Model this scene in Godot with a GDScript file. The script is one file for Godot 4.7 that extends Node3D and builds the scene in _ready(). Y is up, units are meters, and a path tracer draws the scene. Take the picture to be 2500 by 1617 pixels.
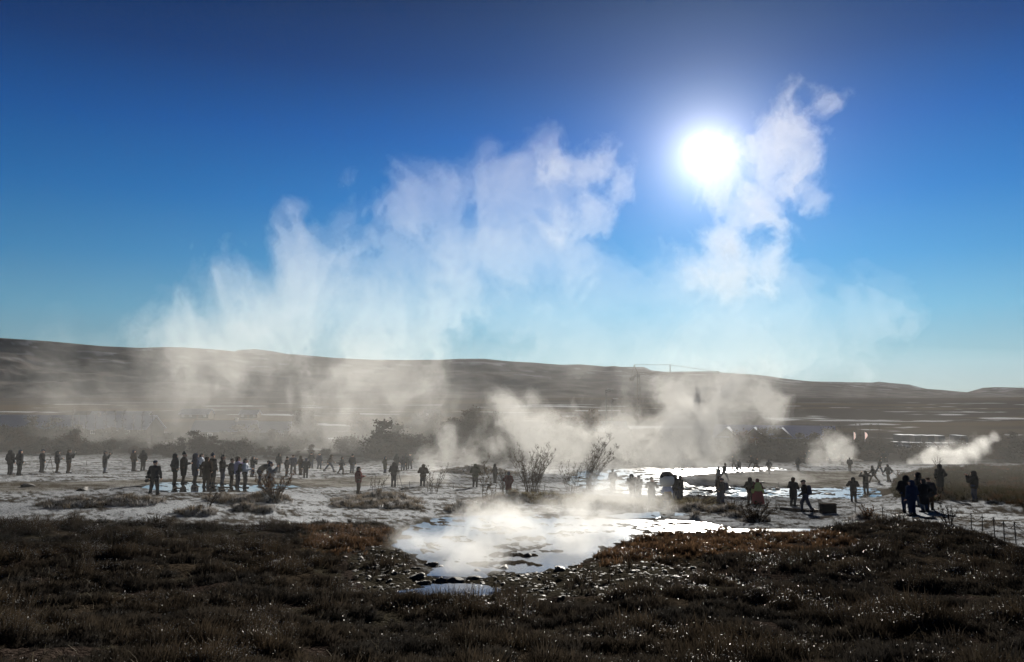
extends Node3D

# ---------------------------------------------------------------- shared state
const EYE := Vector3(0, 13.5, 0)
const FOCAL := 2000.0
const PITCH := 4.39
const EXPOSURE := 4.5
var used := {}
var rng := RandomNumberGenerator.new()
var n_bump := FastNoiseLite.new()
var n_mid := FastNoiseLite.new()
var n_big := FastNoiseLite.new()
var n_fine := FastNoiseLite.new()
var n_streak := FastNoiseLite.new()
var sun_dir := Vector3.UP

func numbered(called: String) -> String:
	var k: int = used.get(called, -1) + 1
	used[called] = k
	return called if k == 0 else "%s_%03d" % [called, k]

# a ray through a point of the picture, as a point at the given distance ahead
func ahead(px: float, py: float, depth: float) -> Vector3:
	var a := deg_to_rad(PITCH)
	var x := (px - 1250.0) / FOCAL
	var y := -(py - 808.5) / FOCAL
	var v := Vector3(x, y * cos(a) + sin(a), -(cos(a) - y * sin(a)))
	return EYE + v * (depth / -v.z)

func lin(r: float, g: float, b: float) -> Color:
	return Color(r / 255.0, g / 255.0, b / 255.0).srgb_to_linear()

# ---------------------------------------------------------------- terrain
const COLS := [-500.0, 0.0, 400.0, 900.0, 1250.0, 1600.0, 1950.0, 2300.0, 3000.0]
const ROWS := [2.0, 6.0, 12.0, 20.0, 26.0, 32.0, 39.0, 46.0, 60.0, 80.0, 106.0, 140.0, 200.0, 300.0, 600.0, 9000.0]
const DROP := [
	[1.75, 1.75, 1.75, 1.75, 1.75, 1.75, 1.75, 1.75, 1.75],
	[2.7, 2.7, 2.7, 2.75, 2.8, 2.75, 2.7, 2.65, 2.6],
	[3.9, 3.9, 3.92, 3.98, 4.02, 4.0, 3.95, 3.9, 3.85],
	[4.5, 4.55, 4.65, 4.8, 4.9, 4.85, 4.75, 4.65, 4.6],
	[4.65, 4.7, 4.78, 5.1, 5.25, 5.2, 5.0, 4.85, 4.75],
	[4.7, 4.75, 4.85, 5.2, 5.45, 5.45, 5.3, 5.05, 4.9],
	[4.7, 4.72, 4.78, 5.45, 5.75, 5.85, 5.85, 5.65, 5.5],
	[4.8, 4.85, 4.95, 5.85, 6.15, 6.3, 6.4, 6.05, 5.9],
	[5.6, 5.75, 5.9, 6.85, 7.1, 7.6, 7.75, 7.3, 7.0],
	[6.8, 7.0, 7.15, 7.7, 8.1, 8.6, 8.8, 8.3, 8.0],
	[8.0, 8.1, 8.4, 9.2, 9.4, 9.6, 9.6, 9.4, 9.2],
	[9.4, 9.5, 9.7, 10.3, 10.6, 10.7, 10.8, 11.2, 11.2],
	[10.5, 10.5, 10.8, 11.6, 12.0, 12.0, 12.4, 13.4, 13.4],
	[12.0, 12.0, 12.2, 12.8, 13.0, 13.0, 13.4, 14.2, 14.2],
	[13.2, 13.2, 13.2, 13.3, 13.4, 13.4, 13.8, 14.2, 14.2],
	[13.2, 13.2, 13.2, 13.3, 13.4, 13.4, 13.8, 14.2, 14.2],
]

func crom(a: float, b: float, c: float, d: float, t: float) -> float:
	return b + 0.5 * t * (c - a + t * (2.0 * a - 5.0 * b + 4.0 * c - d + t * (3.0 * (b - c) + d - a)))

func smooth_height(x: float, z: float) -> float:
	var d := maxf(-z, 2.0)
	var u := x / maxf(d, 8.0) * FOCAL + 1250.0
	var i := 0
	while i < COLS.size() - 2 and u > COLS[i + 1]:
		i += 1
	var s := clampf((u - COLS[i]) / (COLS[i + 1] - COLS[i]), 0.0, 1.0)
	s = s * s * (3.0 - 2.0 * s)
	var j := 0
	while j < ROWS.size() - 2 and d > ROWS[j + 1]:
		j += 1
	var t := clampf((log(d) - log(ROWS[j])) / (log(ROWS[j + 1]) - log(ROWS[j])), 0.0, 1.0)
	var v := [0.0, 0.0, 0.0, 0.0]
	for k in 4:
		var r: Array = DROP[clampi(j - 1 + k, 0, ROWS.size() - 1)]
		v[k] = lerpf(r[i], r[i + 1], s)
	return EYE.y - crom(v[0], v[1], v[2], v[3], t)

# where a ray through the picture meets the smooth ground
func ground_at(px: float, py: float) -> Vector3:
	var lo := 4.0
	var hi := 4000.0
	for k in 48:
		var m := sqrt(lo * hi)
		var p := ahead(px, py, m)
		if p.y > smooth_height(p.x, p.z):
			lo = m
		else:
			hi = m
	return ahead(px, py, lo)

# ---------------------------------------------------------------- zone maps (metres on the ground, not pixels of the picture)
const ZX0 := -75.0
const ZZ0 := -135.0
const ZSTEP := 0.25
const ZW := 600
const ZH := 520
var zones := {}

func world_outline(points: Array) -> PackedVector2Array:
	var out := PackedVector2Array()
	for p in points:
		var g := ground_at(p[0], p[1])
		out.append(Vector2(g.x, g.z))
	return out

func fill_zone(called: String, outlines: Array, soft: int) -> void:
	var m := PackedFloat32Array()
	m.resize(ZW * ZH)
	for o in outlines:
		var poly := world_outline(o)
		for row in ZH:
			var z := ZZ0 + (row + 0.5) * ZSTEP
			var hits := PackedFloat32Array()
			for k in poly.size():
				var a := poly[k]
				var b := poly[(k + 1) % poly.size()]
				if (a.y <= z) != (b.y <= z):
					hits.append(a.x + (z - a.y) / (b.y - a.y) * (b.x - a.x))
			hits.sort()
			for k in range(0, hits.size() - 1, 2):
				var c0 := clampi(ceili((hits[k] - ZX0) / ZSTEP - 0.5), 0, ZW)
				var c1 := clampi(ceili((hits[k + 1] - ZX0) / ZSTEP - 0.5), 0, ZW)
				for c in range(c0, c1):
					m[row * ZW + c] = 1.0
	for turn in 2:
		m = blurred(m, soft)
	zones[called] = m

func blurred(m: PackedFloat32Array, r: int) -> PackedFloat32Array:
	if r < 1:
		return m
	var a := PackedFloat32Array()
	a.resize(m.size())
	var w := 1.0 / (2 * r + 1)
	for row in ZH:
		var s := 0.0
		var b := row * ZW
		for c in range(-r, ZW):
			if c + r < ZW:
				s += m[b + c + r]
			if c - r - 1 >= 0:
				s -= m[b + c - r - 1]
			if c >= 0:
				a[b + c] = s * w
	var o := PackedFloat32Array()
	o.resize(m.size())
	for c in ZW:
		var s := 0.0
		for row in range(-r, ZH):
			if row + r < ZH:
				s += a[(row + r) * ZW + c]
			if row - r - 1 >= 0:
				s -= a[(row - r - 1) * ZW + c]
			if row >= 0:
				o[row * ZW + c] = s * w
	return o

func zone(called: String, x: float, z: float) -> float:
	var fx := (x - ZX0) / ZSTEP - 0.5
	var fz := (z - ZZ0) / ZSTEP - 0.5
	if fx < 0.0 or fz < 0.0 or fx >= ZW - 1 or fz >= ZH - 1:
		return 0.0
	var c := int(fx)
	var r := int(fz)
	var m: PackedFloat32Array = zones[called]
	var i := r * ZW + c
	var tx := fx - c
	return lerpf(lerpf(m[i], m[i + 1], tx), lerpf(m[i + ZW], m[i + ZW + 1], tx), fz - r)

# ---------------------------------------------------------------- meshes
func mat(r: float, g: float, b: float, rough := 0.95, spec := 0.0) -> StandardMaterial3D:
	var m := StandardMaterial3D.new()
	m.albedo_color = Color(r, g, b).linear_to_srgb()
	m.roughness = rough
	m.metallic_specular = spec
	if spec <= 0.0:
		m.specular_mode = BaseMaterial3D.SPECULAR_DISABLED
	return m

func mesh_of(v: PackedVector3Array, n: PackedVector3Array, idx: PackedInt32Array, col := PackedColorArray()) -> ArrayMesh:
	var a := []
	a.resize(Mesh.ARRAY_MAX)
	a[Mesh.ARRAY_VERTEX] = v
	if n.size():
		a[Mesh.ARRAY_NORMAL] = n
	if col.size():
		a[Mesh.ARRAY_COLOR] = col
	a[Mesh.ARRAY_INDEX] = idx
	var m := ArrayMesh.new()
	m.add_surface_from_arrays(Mesh.PRIMITIVE_TRIANGLES, a)
	return m

func put(called: String, m: Mesh, material: Material, parent: Node = null) -> MeshInstance3D:
	var o := MeshInstance3D.new()
	o.name = numbered(called) if parent == null else called
	o.mesh = m
	if material:
		o.material_override = material
	if parent == null:
		add_child(o, true)
	else:
		parent.add_child(o, true)
	return o

func tag(o: Node, label: String, category: String, group := "", kind := "") -> Node:
	if label: o.set_meta("label", label)
	if category: o.set_meta("category", category)
	if group: o.set_meta("group", group)
	if kind: o.set_meta("kind", kind)
	return o

func base(called: String, at: Vector3, turn := 0.0) -> Node3D:
	var o := Node3D.new()
	o.name = numbered(called)
	add_child(o, true)
	o.position = at
	o.rotation.y = turn
	return o

# surface nets: the surface f = t on a grid of n cells, corner (0,0,0) at o
func nets(f: PackedFloat32Array, nx: int, ny: int, nz: int, o: Vector3, cell: Vector3, t: float) -> ArrayMesh:
	var sign_of := PackedByteArray()
	sign_of.resize(f.size())
	for i in f.size():
		if f[i] > t:
			sign_of[i] = 1
	var vid := PackedInt32Array()
	vid.resize(f.size())
	var sy := nx
	var sz := nx * ny
	var v := PackedVector3Array()
	var nrm := PackedVector3Array()
	for z in nz - 1:
		for y in ny - 1:
			var b := z * sz + y * sy
			for x in nx - 1:
				var i := b + x
				var s := sign_of[i] + sign_of[i + 1] + sign_of[i + sy] + sign_of[i + sy + 1] + sign_of[i + sz] + sign_of[i + sz + 1] + sign_of[i + sz + sy] + sign_of[i + sz + sy + 1]
				if s == 0 or s == 8:
					continue
				var a000 := f[i] - t
				var a100 := f[i + 1] - t
				var a010 := f[i + sy] - t
				var a110 := f[i + sy + 1] - t
				var a001 := f[i + sz] - t
				var a101 := f[i + sz + 1] - t
				var a011 := f[i + sz + sy] - t
				var a111 := f[i + sz + sy + 1] - t
				var p := Vector3.ZERO
				var c := 0
				if (a000 > 0) != (a100 > 0): p += Vector3(a000 / (a000 - a100), 0, 0); c += 1
				if (a010 > 0) != (a110 > 0): p += Vector3(a010 / (a010 - a110), 1, 0); c += 1
				if (a001 > 0) != (a101 > 0): p += Vector3(a001 / (a001 - a101), 0, 1); c += 1
				if (a011 > 0) != (a111 > 0): p += Vector3(a011 / (a011 - a111), 1, 1); c += 1
				if (a000 > 0) != (a010 > 0): p += Vector3(0, a000 / (a000 - a010), 0); c += 1
				if (a100 > 0) != (a110 > 0): p += Vector3(1, a100 / (a100 - a110), 0); c += 1
				if (a001 > 0) != (a011 > 0): p += Vector3(0, a001 / (a001 - a011), 1); c += 1
				if (a101 > 0) != (a111 > 0): p += Vector3(1, a101 / (a101 - a111), 1); c += 1
				if (a000 > 0) != (a001 > 0): p += Vector3(0, 0, a000 / (a000 - a001)); c += 1
				if (a100 > 0) != (a101 > 0): p += Vector3(1, 0, a100 / (a100 - a101)); c += 1
				if (a010 > 0) != (a011 > 0): p += Vector3(0, 1, a010 / (a010 - a011)); c += 1
				if (a110 > 0) != (a111 > 0): p += Vector3(1, 1, a110 / (a110 - a111)); c += 1
				p /= c
				var g := Vector3(a100 + a110 + a101 + a111 - a000 - a010 - a001 - a011, a010 + a110 + a011 + a111 - a000 - a100 - a001 - a101, a001 + a101 + a011 + a111 - a000 - a100 - a010 - a110) / cell
				vid[i] = v.size()
				v.append(o + (Vector3(x, y, z) + p) * cell)
				nrm.append(-g.normalized())
	var idx := PackedInt32Array()
	for z in range(1, nz - 1):
		for y in range(1, ny - 1):
			var b := z * sz + y * sy
			for x in range(1, nx - 1):
				var i := b + x
				var s := sign_of[i]
				if s != sign_of[i + 1]:
					quad(idx, vid[i - sy - sz], vid[i - sz], vid[i], vid[i - sy], s == 1)
				if s != sign_of[i + sy]:
					quad(idx, vid[i - 1 - sz], vid[i - 1], vid[i], vid[i - sz], s == 1)
				if s != sign_of[i + sz]:
					quad(idx, vid[i - 1 - sy], vid[i - sy], vid[i], vid[i - 1], s == 1)
	if v.size() == 0 or idx.size() == 0:
		return null
	return mesh_of(v, nrm, idx)

func quad(idx: PackedInt32Array, a: int, b: int, c: int, d: int, way: bool) -> void:
	if way:
		idx.append(a); idx.append(c); idx.append(b); idx.append(a); idx.append(d); idx.append(c)
	else:
		idx.append(a); idx.append(b); idx.append(c); idx.append(a); idx.append(c); idx.append(d)

# ---------------------------------------------------------------- a builder of simple shapes joined into one mesh
class MB:
	var v := PackedVector3Array()
	var n := PackedVector3Array()
	var i := PackedInt32Array()
	var c := PackedColorArray()
	var tint := Color.WHITE

	func point(p: Vector3, normal: Vector3) -> int:
		v.append(p)
		n.append(normal)
		c.append(tint)
		return v.size() - 1

	func face(p: Array) -> void:
		var nn: Vector3 = (p[2] - p[0]).cross(p[1] - p[0]).normalized()
		var k := v.size()
		for q in p:
			point(q, nn)
		for t in range(1, p.size() - 1):
			i.append(k); i.append(k + t); i.append(k + t + 1)

	# a box with its upper face scaled
	func box(at: Vector3, size: Vector3, turn := Basis.IDENTITY, taper := 1.0) -> void:
		var h := size * 0.5
		var p := []
		for y in [-1, 1]:
			var s := 1.0 if y < 0 else taper
			for q in [[-1, -1], [1, -1], [1, 1], [-1, 1]]:
				p.append(at + turn * Vector3(q[0] * h.x * s, y * h.y, q[1] * h.z * s))
		face([p[4], p[5], p[6], p[7]])
		face([p[3], p[2], p[1], p[0]])
		for k in 4:
			var a := k
			var b := (k + 1) % 4
			face([p[a], p[b], p[b + 4], p[a + 4]])

	func tube(points: Array, radii: Array, sides := 6, caps := true) -> void:
		var k0 := v.size()
		var up := Vector3.UP
		for j in points.size():
			var a: Vector3 = points[maxi(j - 1, 0)]
			var b: Vector3 = points[mini(j + 1, points.size() - 1)]
			var t := (b - a).normalized()
			var ref := up if absf(t.y) < 0.95 else Vector3.RIGHT
			var x := t.cross(ref).normalized()
			var y := x.cross(t).normalized()
			for s in sides:
				var ang := TAU * s / sides
				var d := x * cos(ang) + y * sin(ang)
				point(points[j] + d * radii[j], d)
		for j in points.size() - 1:
			for s in sides:
				var a := k0 + j * sides + s
				var b := k0 + j * sides + (s + 1) % sides
				i.append_array([a, b, a + sides, b, b + sides, a + sides])
		if caps:
			for e in [0, points.size() - 1]:
				var t: Vector3 = (points[1] - points[0]) if e == 0 else (points[-1] - points[-2])
				t = t.normalized() * (-1.0 if e == 0 else 1.0)
				var m := point(points[e] + t * radii[e] * 0.6, t)
				for s in sides:
					var a: int = k0 + e * sides + s
					var b: int = k0 + e * sides + (s + 1) % sides
					if e == 0:
						i.append_array([m, b, a])
					else:
						i.append_array([m, a, b])

	func ball(at: Vector3, r: Vector3, rings := 7, sides := 10, wob := 0.0, seed_value := 0) -> void:
		var noise := FastNoiseLite.new()
		noise.seed = seed_value
		noise.frequency = 0.9
		var k0 := v.size()
		for a in rings + 1:
			var t := PI * a / rings
			for s in sides:
				var ph := TAU * s / sides
				var d := Vector3(sin(t) * cos(ph), cos(t), sin(t) * sin(ph))
				var w := 1.0 + wob * noise.get_noise_3dv(d * 1.7)
				point(at + d * r * w, (d / r).normalized())
		for a in rings:
			for s in sides:
				var p := k0 + a * sides + s
				var q := k0 + a * sides + (s + 1) % sides
				i.append_array([p, q, p + sides, q, q + sides, p + sides])

	func leaf(at: Vector3, along: Vector3, across: Vector3) -> void:
		var nn := along.cross(across).normalized()
		var k := v.size()
		point(at, nn); point(at + along * 0.5 + across, nn); point(at + along, nn); point(at + along * 0.5 - across, nn)
		i.append_array([k, k + 1, k + 2, k, k + 2, k + 3])

	func done(colored := false) -> ArrayMesh:
		var a := []
		a.resize(Mesh.ARRAY_MAX)
		a[Mesh.ARRAY_VERTEX] = v
		a[Mesh.ARRAY_NORMAL] = n
		if colored:
			a[Mesh.ARRAY_COLOR] = c
		a[Mesh.ARRAY_INDEX] = i
		var m := ArrayMesh.new()
		m.add_surface_from_arrays(Mesh.PRIMITIVE_TRIANGLES, a)
		return m

# ---------------------------------------------------------------- steam
# puffs: [px, py, depth, radius in metres, weight]; levels: [threshold, density per metre]
func steam_plume(label: String, puffs: Array, cell: float, amp: float, freq: float, levels: Array, seed_value: int, squash := 1.0, octaves := 4, stretch := Vector3.ONE, deep := 1.0) -> void:
	var c := []
	var lo := Vector3(1e9, 1e9, 1e9)
	var hi := -lo
	for q in puffs:
		var p := ahead(q[0], q[1], q[2])
		var r := Vector3(q[3], q[3] * squash, q[3] * deep)
		c.append([p, r, q[4] if q.size() > 4 else 1.0])
		lo = lo.min(p - r * 1.6)
		hi = hi.max(p + r * 1.6)
	lo -= Vector3.ONE * cell * 2
	hi += Vector3.ONE * cell * 2
	var nx := ceili((hi.x - lo.x) / cell) + 1
	var ny := ceili((hi.y - lo.y) / cell) + 1
	var nz := ceili((hi.z - lo.z) / cell) + 1
	var f := PackedFloat32Array()
	f.resize(nx * ny * nz)
	f.fill(-0.6)
	for q in c:
		var p: Vector3 = q[0]
		var r: Vector3 = q[1]
		var w: float = q[2]
		var a := ((p - r * 1.6 - lo) / cell).floor()
		var b := ((p + r * 1.6 - lo) / cell).ceil()
		for z in range(maxi(int(a.z), 0), mini(int(b.z) + 1, nz)):
			var dz := (lo.z + z * cell - p.z) / r.z
			for y in range(maxi(int(a.y), 0), mini(int(b.y) + 1, ny)):
				var dy := (lo.y + y * cell - p.y) / r.y
				var d2 := dz * dz + dy * dy
				if d2 > 2.56:
					continue
				var k := (z * ny + y) * nx
				for x in range(maxi(int(a.x), 0), mini(int(b.x) + 1, nx)):
					var dx := (lo.x + x * cell - p.x) / r.x
					var s := w * (1.0 - sqrt(d2 + dx * dx))
					var was := f[k + x]
					# a soft union
					var h := clampf(0.5 + 0.5 * (s - was) / 0.25, 0.0, 1.0)
					f[k + x] = lerpf(was, s, h) + 0.25 * h * (1.0 - h)
	var noise := FastNoiseLite.new()
	noise.seed = seed_value
	noise.noise_type = FastNoiseLite.TYPE_SIMPLEX_SMOOTH
	noise.fractal_type = FastNoiseLite.FRACTAL_FBM
	noise.fractal_octaves = octaves
	noise.fractal_gain = 0.56
	noise.fractal_lacunarity = 2.1
	noise.frequency = freq * cell
	noise.domain_warp_enabled = true
	noise.domain_warp_amplitude = 0.9 / (freq * cell)
	noise.domain_warp_frequency = freq * cell * 0.7
	for z in nz:
		for y in ny:
			var k := (z * ny + y) * nx
			var edge := z < 2 or y < 2 or z >= nz - 2 or y >= ny - 2
			for x in nx:
				if edge or x < 2 or x >= nx - 2:
					f[k + x] = -1.0
				elif f[k + x] > -0.55:
					f[k + x] += amp * noise.get_noise_3d(x * stretch.x, y * stretch.y, z * stretch.z)
	var root := base("steam_plume", (lo + hi) * 0.5)
	var names := ["veil", "billow", "core", "heart"]
	for k in levels.size():
		var m := nets(f, nx, ny, nz, lo - root.position, Vector3.ONE * cell, levels[k][0])
		if m == null:
			continue
		var fog := FogMaterial.new()
		fog.albedo = Color(1.0, 1.0, 0.99)
		fog.density = levels[k][1]
		put(names[k], m, fog, root)
	tag(root, label, "steam")

func make_steam() -> void:
	# the billowing vent behind the shrubs
	steam_plume("dense bright steam billowing behind the bushes and drifting right", [[1050, 1128, 92, 2.2], [1085, 1114, 92, 2.0], [1090, 1075, 92, 1.8], [1100, 1050, 92, 1.0], [1150, 1112, 92, 2.2], [1210, 1092, 92, 2.7], [1255, 1030, 92, 3.2], [1245, 990, 92, 2.4], [1300, 970, 92, 1.8], [1300, 1085, 91, 4.2], [1390, 1100, 90, 4.0], [1420, 1072, 91, 2.9], [1490, 1085, 90, 4.6], [1510, 1052, 92, 3.1], [1580, 1050, 92, 2.4], [1620, 1072, 91, 4.4], [1665, 1000, 93, 4.0], [1710, 1040, 92, 5.4], [1565, 1085, 88, 3.4], [1660, 1070, 88, 4.0], [1640, 950, 94, 2.4, 0.8], [1770, 985, 95, 4.0], [1800, 940, 95, 2.6, 0.8], [1860, 955, 96, 3.2, 0.8], [1880, 990, 96, 2.6]], 0.25, 1.0, 0.2, [[0.0, 0.028], [0.22, 0.05], [0.46, 0.1]], 11, 1.0, 4, Vector3.ONE, 0.7)
	# the thin veil over the left crowd, up into the sky
	steam_plume("wide thin veil of steam over the crowd rising into the left sky", [[480, 810, 150, 10.0], [640, 810, 150, 13.0], [560, 700, 150, 10.0], [740, 720, 150, 12.0], [720, 620, 150, 8.0], [860, 860, 150, 14.0, 0.7], [880, 740, 150, 12.0], [885, 590, 150, 9.0], [1010, 740, 150, 11.0], [960, 640, 150, 9.0], [985, 510, 152, 7.0], [1110, 500, 152, 7.5], [1110, 600, 152, 8.0], [1215, 440, 154, 7.0], [1230, 540, 154, 8.0], [1320, 400, 155, 6.5], [1340, 500, 155, 7.0], [1190, 360, 154, 3.0], [1330, 345, 155, 3.5], [1250, 640, 155, 8.0], [1340, 600, 155, 7.0], [1420, 640, 156, 7.0], [1120, 700, 153, 10.0]], 0.55, 1.15, 0.062, [[-0.1, 0.0045], [0.1, 0.0085], [0.36, 0.017]], 5, 1.0, 4, Vector3(1, 0.75, 0.6), 0.42)
	steam_plume("soft grey veil of steam hanging over the crowd and the houses", [[450, 930, 150, 11.0], [560, 890, 150, 13.0], [680, 920, 150, 13.0], [800, 930, 150, 14.0], [920, 920, 150, 11.0], [520, 1010, 146, 10.0], [640, 1030, 145, 11.0], [760, 1040, 145, 12.0], [880, 1030, 145, 10.0], [700, 1090, 138, 7.0], [820, 1090, 138, 7.0], [600, 850, 150, 11.0], [860, 850, 150, 12.0], [360, 970, 148, 11.0, 0.35], [300, 1010, 146, 10.0, 0.25], [1010, 960, 150, 11.0, 0.4], [1100, 930, 152, 11.0, 0.3]], 0.8, 0.8, 0.045, [[-0.16, 0.0014], [0.02, 0.0024], [0.24, 0.0042], [0.5, 0.006]], 6, 1.0, 3, Vector3(1, 0.6, 0.6), 0.45)
	steam_plume("ragged steam cloud just left of the sun", [[1376, 420, 156, 5.0], [1430, 425, 156, 5.5], [1490, 405, 157, 4.5], [1440, 500, 156, 5.0], [1445, 550, 156, 4.0], [1380, 540, 156, 5.0], [1350, 380, 156, 3.5], [1510, 450, 157, 3.5]], 0.38, 1.25, 0.12, [[-0.06, 0.01], [0.14, 0.02], [0.4, 0.036]], 8, 1.0, 4, Vector3(1, 0.8, 0.6), 0.45)
	steam_plume("tall steam cloud right of the sun with a wispy top", [[2066, 236, 172, 2.2], [2040, 246, 172, 3.0], [2005, 250, 171, 4.2], [1940, 280, 170, 6.0], [1885, 320, 169, 6.5], [1830, 370, 168, 7.0], [1880, 420, 168, 8.0], [1930, 380, 169, 6.0], [1970, 400, 170, 5.0], [1975, 470, 170, 4.0], [1880, 490, 167, 7.0], [1815, 530, 165, 7.0], [1780, 595, 163, 6.5], [1730, 640, 162, 7.0], [1680, 665, 160, 5.0], [1800, 660, 161, 7.5], [1870, 650, 161, 6.0], [1740, 470, 166, 5.5], [1780, 400, 167, 7.0], [1770, 440, 167, 6.0]], 0.42, 1.25, 0.095, [[-0.06, 0.010], [0.14, 0.022], [0.4, 0.042]], 14, 1.0, 4, Vector3(1, 0.8, 0.6), 0.42)
	steam_plume("faint haze of steam below the sun down to the hills", [[1700, 740, 160, 11.0], [1820, 740, 160, 11.0], [1930, 740, 160, 9.0], [1640, 820, 158, 12.0], [1760, 840, 158, 13.0], [1880, 830, 158, 12.0], [1990, 790, 160, 9.0], [2090, 800, 160, 10.0, 0.7], [1500, 760, 158, 10.0], [1400, 800, 158, 12.0], [1250, 780, 156, 12.0], [1150, 680, 155, 9.0], [1330, 650, 156, 9.0], [1780, 920, 150, 9.0], [1700, 900, 150, 9.0]], 0.9, 0.8, 0.035, [[-0.1, 0.0034], [0.15, 0.0095]], 17, 1.0, 2, Vector3.ONE, 0.5)
	# low mist over the stream
	steam_plume("low mist drifting over the front stream", [[1060, 1340, 27, 1.0], [1130, 1330, 28, 1.2], [1200, 1310, 29, 1.5], [1280, 1310, 30, 1.6], [1240, 1275, 32, 1.3], [1350, 1300, 31, 1.5], [1400, 1330, 28, 1.0], [1440, 1280, 33, 1.4], [1120, 1375, 24, 0.8], [1190, 1365, 25, 0.9], [1000, 1320, 28, 0.8], [1500, 1290, 32, 1.2], [1180, 1270, 33, 1.1]], 0.12, 0.95, 0.55, [[-0.06, 0.04], [0.18, 0.1], [0.42, 0.17]], 19, 0.68)
	steam_plume("pale mist between the bright pool and the leaning bush", [[1440, 1232, 42, 1.6], [1500, 1225, 43, 2.0], [1560, 1235, 42, 1.7], [1480, 1200, 46, 1.6], [1420, 1250, 40, 1.3], [1610, 1240, 42, 1.2], [1350, 1245, 41, 1.2]], 0.16, 0.9, 0.4, [[-0.02, 0.035], [0.24, 0.07], [0.45, 0.09]], 23, 0.75)
	steam_plume("thin mist trailing over the brown sinter flat on the right", [[1740, 1170, 78, 2.4], [1820, 1165, 80, 2.6], [1900, 1165, 82, 2.4], [1690, 1180, 76, 2.0], [1960, 1168, 84, 1.8]], 0.28, 0.9, 0.25, [[0.03, 0.015], [0.3, 0.03]], 27, 0.5)
	steam_plume("small round puff of steam before the flags", [[2000, 1112, 112, 1.8], [2035, 1095, 112, 2.6], [2060, 1105, 112, 1.8], [2020, 1080, 113, 1.6], [2060, 1075, 113, 1.2]], 0.2, 0.9, 0.32, [[0.03, 0.025], [0.25, 0.045], [0.45, 0.06]], 29)
	steam_plume("bright steam jet low on the right streaming up to the right", [[2225, 1130, 118, 0.8], [2245, 1125, 118, 1.3], [2275, 1120, 118, 1.7], [2305, 1112, 118, 2.3], [2340, 1118, 118, 1.6], [2360, 1106, 119, 1.8], [2385, 1092, 120, 1.6], [2405, 1078, 121, 1.2], [2430, 1066, 122, 0.9], [2325, 1128, 118, 1.2]], 0.16, 0.8, 0.4, [[0.03, 0.04], [0.22, 0.09], [0.42, 0.13]], 31)
	steam_plume("wisp of mist by the photographers on the mound", [[960, 1185, 66, 1.4], [1010, 1178, 66, 1.6], [1050, 1170, 68, 1.8], [900, 1190, 64, 1.1]], 0.2, 0.9, 0.4, [[0.03, 0.03], [0.28, 0.05]], 37, 0.6)
	steam_plume("barely visible mist lying over the whole flat", [[900, 1130, 70, 46.0], [1500, 1130, 75, 48.0], [1900, 1120, 80, 46.0], [500, 1110, 80, 40.0]], 2.5, 0.3, 0.02, [[0.1, 0.0009]], 41, 0.22, 1)

# ---------------------------------------------------------------- ground
# mounds: [x, z, half width, half depth, height]
var mounds := []

func add_mound(px: float, py: float, rx: float, rz: float, h: float) -> void:
	var g := ground_at(px, py)
	mounds.append([g.x, g.z, rx, rz, h])

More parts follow.
